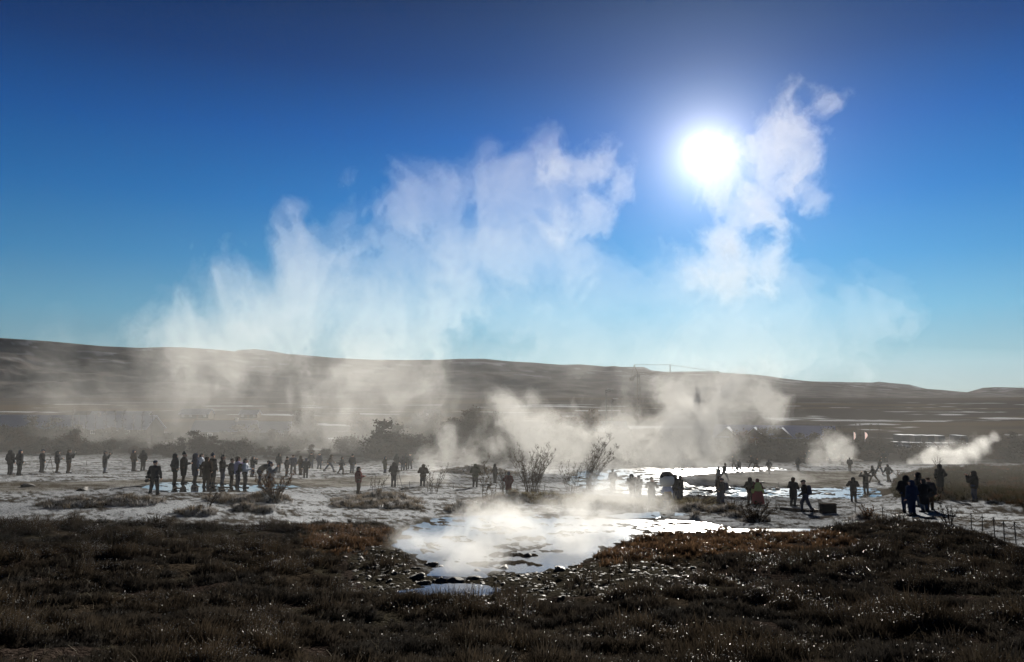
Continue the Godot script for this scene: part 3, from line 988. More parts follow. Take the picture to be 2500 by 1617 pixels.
	if coat == "pack":
		out["backpack"] = flesh([[q.chest + Vector3(-0.07, 0.08, 0.2), q.chest + Vector3(-0.08, -0.2, 0.22), 0.1, 0.12], [q.chest + Vector3(0.07, 0.08, 0.2), q.chest + Vector3(0.08, -0.2, 0.22), 0.1, 0.12]], 0.028)
	figure_cache[key] = out
	return out

var cloth_cache := {}
func cloth(c: Color) -> StandardMaterial3D:
	if not cloth_cache.has(c):
		var m := mat(c.r, c.g, c.b, 0.9)
		m.rim_enabled = true
		m.rim = 0.25
		m.rim_tint = 0.7
		cloth_cache[c] = m
	return cloth_cache[c]

const CLOTHES := {
	"black": Color(0.016, 0.016, 0.018), "navy": Color(0.018, 0.025, 0.05), "charcoal": Color(0.03, 0.031, 0.034), "brown": Color(0.045, 0.03, 0.02), "olive": Color(0.04, 0.043, 0.022),
	"maroon": Color(0.08, 0.018, 0.018), "grey": Color(0.12, 0.125, 0.135), "lilac": Color(0.3, 0.27, 0.4), "pale": Color(0.34, 0.37, 0.42), "blue": Color(0.03, 0.07, 0.16), "denim": Color(0.025, 0.035, 0.06), "tan": Color(0.16, 0.12, 0.08),
}

# a person standing at a place given by its column in the picture and its apparent height
func person(px: float, tall: float, pose: String, coat: String, head: String, turn: float, color: String, label: String, group := "") -> Node3D:
	var size := rng.randf_range(0.92, 1.05)
	var d := 1.76 * size * FOCAL / tall
	var x := (px - 1250.0) / FOCAL * d
	var root := base("person", Vector3(x, ground_height(x, -d) - 0.01, -d), deg_to_rad(turn))
	root.scale = Vector3(size * rng.randf_range(1.1, 1.32), size, size * rng.randf_range(1.08, 1.25))
	root.rotation.z = rng.randf_range(-0.04, 0.04)
	var f := figure(pose, coat)
	var skin := mat(1, 1, 1, 0.7)
	if not cloth_cache.has("skin"):
		skin.vertex_color_use_as_albedo = true
		cloth_cache["skin"] = skin
	put("body", f.body, cloth_cache["skin"], root)
	put("jacket", f.jacket, cloth(CLOTHES[color]), root)
	var legs := ["black", "charcoal", "denim", "navy", "brown"]
	put("trousers", f.trousers, cloth(CLOTHES[legs[rng.randi() % legs.size()]]), root)
	put("boot", f.boot_l, cloth(CLOTHES["black"]), root)
	put("boot", f.boot_r, cloth(CLOTHES["black"]), root)
	put(head, f[head], cloth(CLOTHES[color] if head == "hood" else CLOTHES[["black", "brown", "charcoal", "navy"][rng.randi() % 4]]), root)
	if coat == "pack":
		put("backpack", f.backpack, cloth(CLOTHES[["black", "navy", "olive"][rng.randi() % 3]]), root)
	tag(root, label, "person", group)
	return root

func hand_camera(px: float, tall: float, at: Vector3, turn: float, label: String) -> void:
	var d := 1.76 * FOCAL / tall
	var x := (px - 1250.0) / FOCAL * d
	var spin := Basis(Vector3.UP, deg_to_rad(turn))
	var root := base("hand_camera", Vector3(x, ground_height(x, -d), -d) + spin * at, deg_to_rad(turn))
	var b := MB.new()
	b.box(Vector3.ZERO, Vector3(0.16, 0.11, 0.06))
	b.box(Vector3(0, 0.07, 0), Vector3(0.06, 0.04, 0.05), Basis.IDENTITY, 0.7)
	put("camera_body", b.done(), mat(0.02, 0.02, 0.022, 0.35, 0.5), root)
	b = MB.new()
	b.tube([Vector3(0, 0, -0.03), Vector3(0, 0, -0.1), Vector3(0, 0, -0.12)], [0.036, 0.038, 0.044], 12)
	put("lens", b.done(), mat(0.02, 0.02, 0.022, 0.2, 0.5), root)
	tag(root, label, "camera", "cameras held by onlookers")

func tripod(px: float, tall: float, off: float, high: float, label: String) -> void:
	var d := 1.76 * FOCAL / tall
	var x := (px - 1250.0) / FOCAL * d + off
	var root := base("camera_tripod", Vector3(x, ground_height(x, -d), -d))
	var m := mat(0.02, 0.02, 0.022, 0.5, 0.4)
	for k in 3:
		var a := TAU * k / 3.0 + 0.4
		var b := MB.new()
		b.tube([Vector3(cos(a) * 0.42, 0.0, sin(a) * 0.42), Vector3(cos(a) * 0.05, high, sin(a) * 0.05)], [0.014, 0.022], 6)
		put("leg", b.done(), m, root)
	var h := MB.new()
	h.tube([Vector3(0, high - 0.1, 0), Vector3(0, high + 0.1, 0)], [0.025, 0.02], 8)
	h.box(Vector3(0, high + 0.14, 0), Vector3(0.12, 0.08, 0.1))
	put("tripod_head", h.done(), m, root)
	tag(root, label, "tripod")

func make_people() -> void:
	var g := "crowd on the frosted ground at the left"
	person(37, 60, "stand", "thick", "hood", -20, "black", "person in a black hooded coat at the far left edge, left of a pair", g)
	person(58, 62, "pockets", "thick", "hair", -35, "charcoal", "person in a bulky charcoal jacket, right of the far left pair", g)
	person(113, 55, "apart", "plain", "cap", -40, "black", "dim person with legs apart between the far left pair and the tripod", g)
	person(150, 53, "hold", "thick", "hood", -55, "charcoal", "person in a wide dark jacket behind a low tripod", g)
	person(177, 57, "photo", "plain", "hair", -80, "black", "person facing right with a glinting camera beside the tripod user", g)
	person(265, 54, "photo", "long", "hair", -75, "charcoal", "lone person in a long coat aiming a camera right", g)
	person(335, 51, "stand", "plain", "hair", -30, "brown", "slim person half hidden left of the person with pale trousers", g)
	person(357, 50, "pockets", "thick", "hood", -10, "black", "stocky person just behind the man with the bag", g)
	person(386, 82, "apart", "plain", "cap", 0, "charcoal", "man seen from behind carrying a dark bag in his left hand", g)
	person(435, 76, "pockets", "thick", "hood", -80, "charcoal", "hooded person at the left end of the big crowd", g)
	person(456, 74, "hold", "long", "hat", -70, "black", "person in a long dark coat, second from the crowd's left end", g)
	person(484, 72, "stand", "long", "hood", -60, "navy", "person in a long navy coat, third from the crowd's left end", g)
	person(498, 58, "stand", "pack", "hair", -75, "pale", "person with a pale sleeve peeping out behind the navy coat", g)
	person(511, 74, "pockets", "long", "hair", -20, "brown", "person in a brown coat in the thick of the crowd, left of two", g)
	person(526, 74, "stand", "long", "hat", -30, "black", "person in a black coat in the thick of the crowd, right of two", g)
	person(550, 72, "hold", "plain", "hair", -85, "black", "slender person in black looking right in the crowd's middle", g)
	person(572, 66, "pockets", "thick", "cap", -60, "charcoal", "person in a thick charcoal jacket left of the lilac jacket", g)
	person(587, 76, "photo", "plain", "hair", -60, "lilac", "person in a sunlit lilac jacket near the crowd's right end", g)
	person(605, 72, "hold", "pack", "hair", -80, "pale", "person in a pale jacket with a backpack right of the lilac jacket", g)
	person(622, 50, "photo", "plain", "hair", -40, "black", "smaller dark person standing farther off behind the pale jacket", g)
	person(640, 62, "bend", "thick", "cap", -70, "charcoal", "person bending forward to take a picture at the crowd's right end", g)
	person(666, 76, "photo", "thick", "hair", -85, "grey", "person in a grey jacket aiming right behind the rusty shrub", g)
	g = "far row of people in the mist"
	var row := [[685, 46, "leftmost of the misty far row"], [705, 48, "second from the left in the misty far row"], [721, 46, "third from the left in the misty far row"], [739, 47, "fourth in the misty far row, left of a close pair"], [751, 47, "fifth in the misty far row, right of a close pair"], [764, 38, "small and farther off in the middle of the misty row"], [784, 39, "small and stocky, right of the misty row's middle"], [809, 43, "striding, third from the right in the misty row"], [837, 42, "striding, second from the right in the misty row"], [863, 45, "thin, rightmost of the misty far row"]]
	for k in row.size():
		person(row[k][0], row[k][1], ["stand", "pockets", "apart", "pockets", "stand", "hold", "apart", "stride", "walk", "stand"][k], ["plain", "thick", "plain", "long", "plain"][k % 5], ["hair", "hat", "cap", "hood"][k % 4], [-20, -60, 10, -40, 20, 0, -30, -80, -90, -30][k], ["charcoal", "black", "navy", "brown"][k % 4], "hazy person " + str(row[k][2]), g)
	g = "small group before the dark thicket"
	person(943, 40, "pockets", "long", "hair", -50, "olive", "person in an olive coat standing apart before the dark thicket", g)
	person(970, 39, "stand", "long", "hood", -30, "black", "left person of the far trio before the dark thicket", g)
	person(985, 36, "stand", "thick", "hair", -10, "charcoal", "short person in the far group before the dark thicket", g)
	person(992, 38, "hold", "long", "hair", 10, "black", "middle person of the far group before the dark thicket", g)
	person(1003, 37, "apart", "plain", "cap", 40, "charcoal", "rightmost of the far group before the dark thicket", g)
	g = "people along the rope by the shrubs"
	person(879, 66, "hold", "thick", "hair", -70, "maroon", "person in a dark red jacket by the frosted mound", g)
	person(964, 58, "hold", "thick", "hood", -10, "black", "hooded photographer with a tripod on the frosted mound", g)
	person(1034, 53, "hold", "thick", "hood", 0, "brown", "hooded person from behind between thin twigs", g)
	person(1161, 55, "hold", "thick", "hood", -10, "olive", "hooded person in olive beside the tall sapling", g)
	person(1209, 47, "stand", "long", "hood", -60, "black", "small dark hooded person right of the tall sapling", g)
	person(1241, 58, "pockets", "long", "hair", -20, "maroon", "person in a reddish coat left of the big bare bush", g)
	g = "people standing before the shining water"
	person(1494, 50, "stand", "thick", "hair", 0, "grey", "pale ghostly person in the mist right of the leaning bush", g)
	person(1541, 62, "photo", "thick", "hood", -30, "charcoal", "big person in a hooded jacket, left of a photographing pair", g)
	person(1556, 56, "photo", "plain", "hair", 20, "grey", "shorter person in grey, right of a photographing pair", g)
	person(1587, 66, "photo", "long", "hat", -20, "charcoal", "person in a bobble hat before the bright water", g)
	person(1645, 66, "hold", "plain", "hair", -10, "black", "dark person right beside the big-headed figure", g)
	person(1657, 65, "pockets", "pack", "hair", -80, "charcoal", "person with a backpack near the big-headed figure", g)
	person(1749, 68, "hold", "plain", "hair", -80, "brown", "taller of two people close together against the blaze", g)
	person(1758, 63, "pockets", "pack", "cap", 60, "charcoal", "shorter of two people close together against the blaze", g)
	person(1825, 63, "pockets", "plain", "hood", -10, "black", "dark hooded person behind the red and lime wrap", g)
	g = "walkers on the far path"
	person(1749, 41, "walk", "thick", "hair", -60, "black", "left walker of the large pair on the far path", g)
	person(1762, 43, "stride", "plain", "hat", -80, "black", "right walker of the large pair on the far path", g)
	person(1787, 33, "walk", "plain", "hair", 80, "black", "left one of the hand-holding pair on the far path", g)
	person(1800, 33, "walk", "thick", "hair", 80, "charcoal", "right one of the hand-holding pair on the far path", g)
	person(1832, 33, "stride", "thick", "hair", 85, "black", "walker in mid-stride right of the hand-holding pair", g)
	person(1841, 34, "stride", "plain", "cap", -80, "charcoal", "walker overlapping another in mid-stride on the far path", g)
	person(1872, 34, "walk", "plain", "hair", 0, "charcoal", "lone thin walker on the far path before the thicket", g)
	person(1942, 32, "stand", "thick", "hood", 20, "charcoal", "lone person at the muddy edge of the far path", g)
	person(1963, 28, "walk", "plain", "hair", 30, "black", "left of two tiny walkers near the thicket", g)
	person(1971, 28, "walk", "plain", "cap", 30, "black", "right of two tiny walkers near the thicket", g)
	person(2050, 31, "stand", "long", "hair", 0, "grey", "person whose head is lost in a puff of steam", g)
	person(2067, 33, "walk", "thick", "hair", -20, "black", "dark person right of the one lost in steam", g)
	person(2020, 27, "stand", "plain", "hair", 20, "black", "left one of two tiny people before the flags", g)
	person(2032, 26, "walk", "plain", "cap", -40, "charcoal", "right one of two tiny people before the flags", g)
	person(2150, 27, "stand", "plain", "hair", 0, "black", "left one of two tiny people below the parked cars", g)
	person(2157, 27, "pockets", "plain", "hood", 20, "charcoal", "right one of two tiny people below the parked cars", g)
	person(1642, 31, "stand", "plain", "hair", 20, "grey", "left of three misty people beyond the bright water", g)
	person(1651, 31, "walk", "long", "hair", 40, "grey", "middle of three misty people beyond the bright water", g)
	person(1663, 30, "pockets", "thick", "cap", -30, "grey", "right of three misty people beyond the bright water", g)
	g = "people near the right-hand rope fence"
	person(1928, 69, "hold", "long", "hair", -60, "black", "long-haired person walking by the dark box, left of a pair", g)
	person(1958, 77, "walk", "pack", "cap", 70, "black", "person with a backpack walking by the dark box", g)
	person(2074, 59, "photo", "thick", "hood", -10, "black", "stout hooded person photographing the blue water", g)
	person(2105, 55, "raised", "plain", "hair", 0, "black", "slim person with raised arms photographing the blue water", g)
	person(2124, 42, "stride", "thick", "hood", 60, "black", "stooping walker left of a trio on the wet path", g)
	person(2138, 38, "stride", "plain", "hair", -70, "black", "person in a wide stride in the middle of a trio", g)
	person(2160, 43, "walk", "plain", "hair", 20, "charcoal", "walker at the right of a trio on the wet path", g)
	g = "dark group casting long shadows"
	person(2202, 89, "pockets", "thick", "hood", -10, "black", "tallest person at the left of the dark right-hand group", g)
	person(2214, 86, "stand", "thick", "hair", 30, "navy", "person in navy, second in the dark right-hand group", g)
	person(2231, 83, "hold", "thick", "hood", 60, "black", "hooded person in the middle of the dark right-hand group", g)
	person(2244, 80, "pockets", "long", "hair", 20, "black", "person in a long black coat, fourth in the dark group", g)
	person(2258, 78, "stand", "thick", "cap", -40, "charcoal", "rightmost and smallest of the dark right-hand group", g)
	person(2284, 72, "pockets", "long", "hood", 10, "black", "person standing apart between the dark group and the lone watcher", g)
	person(2366, 74, "photo", "thick", "hood", 40, "black", "lone watcher with a glinting camera before the brown bank", g)
	hand_camera(177, 57, Vector3(0, 1.5, -0.4), -80, "small glinting camera held up at the far left")
	hand_camera(265, 54, Vector3(0, 1.5, -0.4), -75, "camera held by the lone person in a long coat")
	hand_camera(2366, 74, Vector3(0, 1.5, -0.4), 40, "glinting camera held before the brown bank")
	tripod(150, 53, -0.55, 1.0, "low dark tripod among the far left people")
	tripod(964, 58, 0.3, 1.2, "dark tripod beside the hooded photographer on the mound")
	make_bag()
	make_costume()
	make_wrap()

func make_bag() -> void:
	var d := 1.76 * FOCAL / 82.0
	var x := (386.0 - 1250.0) / FOCAL * d - 0.34
	var root := base("handbag", Vector3(x, ground_height(x, -d) + 0.42, -d + 0.05))
	put("bag", flesh([[Vector3(0, 0, -0.12), Vector3(0, 0, 0.12), 0.09, 0.09], [Vector3(0, 0.2, -0.09), Vector3(0, 0.2, 0.09), 0.075, 0.075]], 0.025), mat(0.02, 0.018, 0.018, 0.8), root)
	var b := MB.new()
	b.tube([Vector3(0, 0.26, -0.08), Vector3(0, 0.38, -0.05), Vector3(0, 0.42, 0), Vector3(0, 0.38, 0.05), Vector3(0, 0.26, 0.08)], [0.01, 0.01, 0.01, 0.01, 0.01], 6)
	put("handle", b.done(), mat(0.02, 0.018, 0.018, 0.8), root)
	tag(root, "dark handbag hanging from the left hand of the man seen from behind", "bag")

# a walking figure with a huge rounded head, seen from behind
func make_costume() -> void:
	var d := 1.95 * FOCAL / 80.0
	var x := (1624.0 - 1250.0) / FOCAL * d
	var root := base("inflatable_figure", Vector3(x, ground_height(x, -d), -d), deg_to_rad(10))
	put("head", flesh([[Vector3(-0.16, 1.62, 0), Vector3(0.16, 1.62, 0), 0.28, 0.28], [Vector3(-0.18, 1.38, 0.0), Vector3(0.18, 1.38, 0.0), 0.24, 0.24], [Vector3(0, 1.5, -0.12), Vector3(0, 1.5, 0.12), 0.36, 0.36]], 0.03, 25.0), mat(0.6, 0.58, 0.54, 0.6), root)
	put("dark_crown", flesh([[Vector3(-0.16, 1.78, 0), Vector3(0.16, 1.78, 0), 0.17, 0.17], [Vector3(0, 1.76, -0.16), Vector3(0, 1.76, 0.16), 0.22, 0.22], [Vector3(-0.2, 1.7, 0.05), Vector3(0.2, 1.7, 0.05), 0.23, 0.23]], 0.03, 25.0), mat(0.03, 0.03, 0.032, 0.7), root)
	put("blue_top", flesh([[Vector3(0, 1.1, 0), Vector3(0, 0.88, 0), 0.2, 0.25], [Vector3(-0.16, 1.06, 0), Vector3(-0.28, 0.82, 0.03), 0.1, 0.09], [Vector3(0.16, 1.06, 0), Vector3(0.28, 0.82, 0.03), 0.1, 0.09]], 0.03, 30.0), mat(0.22, 0.28, 0.45, 0.7), root)
	put("orange_shorts", flesh([[Vector3(0, 0.76, 0), Vector3(0, 0.6, 0), 0.27, 0.25], [Vector3(-0.12, 0.56, 0), Vector3(-0.13, 0.42, 0), 0.16, 0.14], [Vector3(0.12, 0.56, 0), Vector3(0.13, 0.42, 0), 0.16, 0.14]], 0.03, 30.0), mat(0.3, 0.19, 0.1, 0.7), root)
	for s in [-1, 1]:
		put("leg", flesh([[Vector3(0.13 * s, 0.5, 0), Vector3(0.14 * s, 0.1, 0.01), 0.1, 0.09], [Vector3(0.14 * s, 0.06, 0.04), Vector3(0.15 * s, 0.06, -0.14), 0.07, 0.07]], 0.03), mat(0.09, 0.06, 0.045, 0.8), root)
	tag(root, "big-headed inflatable figure with a dark crown, blue top and orange shorts", "inflatable")

# a person wrapped in red below and lime above, leaning on a stick
func make_wrap() -> void:
	var d := 1.62 * FOCAL / 58.0
	var x := (1843.0 - 1250.0) / FOCAL * d
	var root := person(1843.0, 1.76 * FOCAL / d, "pockets", "thick", "hood", 0.0, "maroon", "person in a red hood wrapped in a lime cape and a red skirt")
	root.scale = Vector3.ONE * 0.94
	put("lime_cape", flesh([[Vector3(0, 1.36, 0.02), Vector3(0, 1.0, 0.02), 0.2, 0.27], [Vector3(-0.2, 1.3, 0), Vector3(-0.28, 0.92, 0), 0.12, 0.17], [Vector3(0.2, 1.3, 0), Vector3(0.28, 0.92, 0), 0.12, 0.17]], 0.03, 30.0), mat(0.3, 0.34, 0.1, 0.8), root)
	var b := MB.new()
	var prev := []
	for k in 7:
		var t := k / 6.0
		var now := []
		for a in 28:
			var an := TAU * a / 28
			var rr := lerpf(0.3, 0.4, t) * (1.0 + 0.05 * sin(an * 7.0) * t)
			now.append(Vector3(cos(an) * rr * 1.1, lerpf(0.95, 0.06, t), sin(an) * rr))
		if prev:
			for a in 28:
				var e := (a + 1) % 28
				b.face([prev[a], prev[e], now[e], now[a]])
		prev = now
	put("red_skirt", b.done(), mat(0.22, 0.025, 0.03, 0.8), root)
	var cane := base("walking_stick", root.position + Vector3(0.52, 0, 0.05))
	b = MB.new()
	b.tube([Vector3(0, 0, 0), Vector3(0, 0.86, 0)], [0.014, 0.014], 6)
	put("shaft", b.done(), mat(0.03, 0.025, 0.02, 0.6), cane)
	b = MB.new()
	b.tube([Vector3(0, 0.86, 0), Vector3(0.03, 0.94, 0), Vector3(0.09, 0.96, 0), Vector3(0.13, 0.92, 0), Vector3(0.13, 0.86, 0)], [0.014, 0.015, 0.015, 0.015, 0.014], 6)
	put("handle", b.done(), mat(0.03, 0.025, 0.02, 0.6), cane)
	tag(cane, "dark stick with a hooked handle beside the red skirt", "stick")

# ---------------------------------------------------------------- plants and stones
func scattered(called: String, m: Mesh, material: Material, places: Array, label: String, category: String, tints := []) -> void:
	var mm := MultiMesh.new()
	mm.transform_format = MultiMesh.TRANSFORM_3D
	mm.use_colors = tints.size() > 0
	mm.mesh = m
	mm.instance_count = places.size()
	for k in places.size():
		mm.set_instance_transform(k, places[k])
		if tints.size():
			mm.set_instance_color(k, tints[k])
	var o := MultiMeshInstance3D.new()
	o.name = numbered(called)
	o.multimesh = mm
	o.material_override = material
	add_child(o, true)
	tag(o, label, category, "", "stuff")

func tuft(blades: int, tall: float, wide: float, thin: float, seed_value: int, droop := 0.6) -> ArrayMesh:
	var r := RandomNumberGenerator.new()
	r.seed = seed_value
	var b := MB.new()
	for k in blades:
		var a := r.randf() * TAU
		var out := Vector3(cos(a), 0, sin(a))
		var p := out * wide * 0.4 * sqrt(r.randf())
		var h := tall * r.randf_range(0.45, 1.0)
		var reach := h * droop * r.randf_range(0.2, 1.3)
		var side := Vector3(-out.z, 0, out.x) * thin * r.randf_range(0.7, 1.3)
		var q := p + out * reach * 0.35 + Vector3(0, h * 0.62, 0)
		var e := p + out * reach + Vector3(0, h * r.randf_range(0.8, 1.0), 0)
		b.tint = Color.WHITE * r.randf_range(0.6, 1.3)
		var nn := (out * 0.6 + Vector3.UP).normalized()
		var s := b.v.size()
		b.point(p - side, nn); b.point(p + side, nn); b.point(q - side * 0.8, nn); b.point(q + side * 0.8, nn); b.point(e, nn)
		b.i.append_array([s, s + 1, s + 2, s + 1, s + 3, s + 2, s + 2, s + 3, s + 4])
	return b.done(true)

func plant_material(r: float, g: float, b: float, back := 0.5, rough := 0.6) -> StandardMaterial3D:
	var m := mat(r, g, b, rough, 0.0)
	m.vertex_color_use_as_albedo = true
	m.backlight_enabled = back > 0.0
	m.backlight = Color(back, back, back).linear_to_srgb()
	return m

func sit(x: float, z: float, size: Vector3, up := 0.0) -> Transform3D:
	var t := Basis(Vector3.UP, rng.randf() * TAU).scaled(size)
	return Transform3D(t, Vector3(x, ground_height(x, z) + up, z))

func make_heath() -> void:
	var kinds := [tuft(26, 0.22, 0.24, 0.006, 1), tuft(20, 0.3, 0.2, 0.005, 2, 0.9), tuft(34, 0.13, 0.3, 0.008, 3, 1.2)]
	var places := [[], [], []]
	var tints := [[], [], []]
	var rust := []
	var rust_tint := []
	var beads := []
	var bead_rng := RandomNumberGenerator.new()
	bead_rng.seed = 99
	var tries := 0
	var count := 0
	while tries < 90000 and count < 34000:
		tries += 1
		# even on the ground, thinner far off
		var d := 9.5 * pow(38.0 / 9.5, pow(rng.randf(), 0.8))
		var x := rng.randf_range(-0.8, 0.8) * d
		var z := -d
		var heath := zone("heath", x, z)
		if heath < 0.55 + 0.35 * n_bump.get_noise_2d(x, z) or water_cover(x, z) > 0.4:
			continue
		if zone("stones", x, z) > 0.4 and rng.randf() < 0.86:
			continue
		var clump := n_bump.get_noise_2d(x * 0.8 + 50.0, z * 0.8)
		var patch := n_mid.get_noise_2d(x * 1.3 - 20.0, z * 1.3)
		if clump < -0.18 and rng.randf() < 0.85:
			continue
		count += 1
		var k := 2 if clump < 0.0 else (0 if patch < 0.1 else 1)
		var size := rng.randf_range(0.55, 1.2) * (1.0 + 0.7 * clump) * (1.0 + 0.5 * patch)
		var t := sit(x, z, Vector3(size, size * rng.randf_range(0.7, 1.1), size), -0.01)
		var r := zone("rust", x, z)
		var c := Color(0.034, 0.028, 0.022).lerp(Color(0.046, 0.034, 0.022), rng.randf()).lerp(Color(0.025, 0.023, 0.021), clampf(0.5 - patch, 0.0, 1.0))
		if r > 0.25 + 0.4 * rng.randf():
			rust.append(t)
			rust_tint.append(Color(0.085, 0.05, 0.027).lerp(Color(0.05, 0.032, 0.021), rng.randf()))
		else:
			places[k].append(t)
			tints[k].append(c)
		# frost beads on some of the blades
		var wealth := smoothstep(0.0, 0.6, patch + 0.7 * n_bump.get_noise_2d(x * 0.7 + 9.0, z * 0.7) + 0.1)
		var beads_here := int(bead_rng.randf() * 2.2 + wealth * wealth * 20.0 * bead_rng.randf())
		for q in beads_here:
			var s := bead_rng.randf_range(0.002, 0.0045) * clampf(d / 15.0, 0.9, 2.0)
			var turn := Basis.from_euler(Vector3(bead_rng.randfn() * 0.42, bead_rng.randf() * TAU, bead_rng.randfn() * 0.42)).scaled(Vector3.ONE * s)
			beads.append(Transform3D(turn, t.origin + Vector3(bead_rng.randf_range(-0.14, 0.14), bead_rng.randf_range(0.04, 0.21) * size, bead_rng.randf_range(-0.14, 0.14))))
	var pm := plant_material(1, 1, 1, 0.35)
	for k in 3:
		scattered("heath_grass", kinds[k], pm, places[k], ["low dark heath grass covering the slope in front", "long dark grass blades of the front slope", "creeping dark heath mat of the front slope"][k], "grass", tints[k])
	scattered("heath_grass", kinds[0], plant_material(1, 1, 1, 0.5), rust, "rusty brown grass along the edge of the stream", "grass", rust_tint)
	var f := MB.new()
	f.face([Vector3(-1, 0, -0.6), Vector3(0.4, 0, -1), Vector3(1, 0, 0.5), Vector3(-0.3, 0, 1)])
	scattered("frost_beads", f.done(), mat(0.4, 0.42, 0.45, 0.4, 0.5), beads, "glinting beads of frost and dew on the dark heath", "frost")

func make_stalks() -> void:
	# taller single stalks with seed heads, arching over the heath
	var b := MB.new()
	b.tube([Vector3.ZERO, Vector3(0.02, 0.2, 0), Vector3(0.08, 0.38, 0), Vector3(0.2, 0.5, 0)], [0.004, 0.0035, 0.003, 0.002], 4, false)
	for k in 7:
		b.ball(Vector3(0.07 + k * 0.02, 0.36 + k * 0.022, 0), Vector3(0.006, 0.01, 0.006), 3, 4)
	var places := []
	for k in 300:
		var d := rng.randf_range(10.0, 26.0)
		var x := rng.randf_range(-0.7, 0.7) * d
		if zone("heath", x, -d) > 0.7 and zone("stones", x, -d) < 0.3:
			places.append(sit(x, -d, Vector3.ONE * rng.randf_range(0.5, 1.0)))
	scattered("grass_stalks", b.done(), mat(0.09, 0.075, 0.05, 0.7, 0.2), places, "arching dry stalks with seed heads over the heath", "stalks")

func make_frost_tufts() -> void:
	var kinds := [tuft(30, 0.3, 0.4, 0.01, 11, 0.8), tuft(22, 0.16, 0.4, 0.014, 12, 1.2)]
	var places := []
	var tints := []
	for q in mounds:
		var n := int(q[2] * q[3] * 46.0) + 10
		for k in n:
			var a := rng.randf() * TAU
			var rr := sqrt(rng.randf()) * 0.95
			var x: float = q[0] + cos(a) * q[2] * rr
			var z: float = q[1] + sin(a) * q[3] * rr
			var s := rng.randf_range(0.55, 1.1)
			places.append(sit(x, z, Vector3(s, s * rng.randf_range(0.7, 1.1), s), -0.02))
			tints.append(Color(0.09, 0.07, 0.045).lerp(Color(0.42, 0.43, 0.45), rng.randf() * rng.randf() * 1.2).lerp(Color(0.05, 0.035, 0.025), rng.randf() * 0.6))
	scattered("mound_grass", kinds[0], plant_material(1, 1, 1, 0.6), places, "frosted tussock grass on the low mounds", "grass", tints)
	places = []
	tints = []
	for k in 12000:
		var d := 26.0 * pow(95.0 / 26.0, rng.randf())
		var x := rng.randf_range(-0.75, 0.75) * d
		var z := -d
		if zone("heath", x, z) > 0.55 or water_cover(x, z) > 0.15 or zone("mud", x, z) > 0.5:
			continue
		if n_mid.get_noise_2d(x + 31.0, z - 7.0) + 0.5 * n_bump.get_noise_2d(x, z) > 0.05 and zone("heath", x, z) < 0.1 and rng.randf() < 0.8:
			continue
		var s := rng.randf_range(0.25, 0.75)
		places.append(sit(x, z, Vector3(s, s * 0.8, s), -0.02))
		tints.append(Color(0.06, 0.05, 0.035).lerp(Color(0.3, 0.3, 0.31), rng.randf() * rng.randf()))
	scattered("frosted_tussocks", kinds[1], plant_material(1, 1, 1, 0.5), places, "small tussocks poking through the frosted flat", "grass", tints)
	# grass of the brown bank on the right
	places = []
	tints = []
	for k in 5200:
		var d := rng.randf_range(38.0, 100.0)
		var x := rng.randf_range(0.42, 0.85) * d
		if zone("bank", x, -d) < 0.5:
			continue
		var s := rng.randf_range(0.8, 1.7)
		places.append(sit(x, -d, Vector3(s, s, s), -0.02))
		tints.append(Color(0.03, 0.026, 0.014).lerp(Color(0.06, 0.03, 0.016), rng.randf() * smoothstep(0.0, 0.4, n_mid.get_noise_2d(x, d))))
	scattered("bank_grass", kinds[0], plant_material(1, 1, 1, 0.4), places, "brown grass and heather covering the bank on the right", "grass", tints)
	# low twigs on the frosted mounds behind the stream
	places = []
	for k in 1500:
		var d := rng.randf_range(40.0, 62.0)
		var x := rng.randf_range(-0.06, 0.27) * d
		if zone("mud", x, -d) > 0.4:
			places.append(sit(x, -d, Vector3.ONE * rng.randf_range(0.7, 1.5)))
	scattered("brown_grass", kinds[0], plant_material(0.10, 0.085, 0.05, 0.5), places, "dull brown grass around the feet of the shrubs", "grass")

func lump(r: Vector3, seed_value: int) -> ArrayMesh:
	var b := MB.new()
	var q := RandomNumberGenerator.new()
	q.seed = seed_value
	var planes := []
	for k in 15:
		planes.append([Vector3(q.randfn(), q.randfn(), q.randfn()).normalized(), q.randf_range(0.62, 1.0)])
	var rings := 9
	var sides := 14
	var p := []
	for a in rings + 1:
		var t := PI * a / rings
		for s in sides:
			var ph := TAU * (s + 0.5 * (a % 2)) / sides
			var d := Vector3(sin(t) * cos(ph), cos(t), sin(t) * sin(ph))
			var w := 1.1
			for e in planes:
				var c := d.dot(e[0])
				if c > 0.05:
					w = minf(w, e[1] / c)
			p.append(d * r * w)
	for a in rings:
		for s in sides:
			var e := (s + 1) % sides
			var i0: Vector3 = p[a * sides + s]
			var i1: Vector3 = p[a * sides + e]
			var j0: Vector3 = p[(a + 1) * sides + s]
			var j1: Vector3 = p[(a + 1) * sides + e]
			if a > 0:
				b.face([i0, i1, j0])
			if a < rings - 1:
				b.face([i1, j1, j0])
	return b.done()

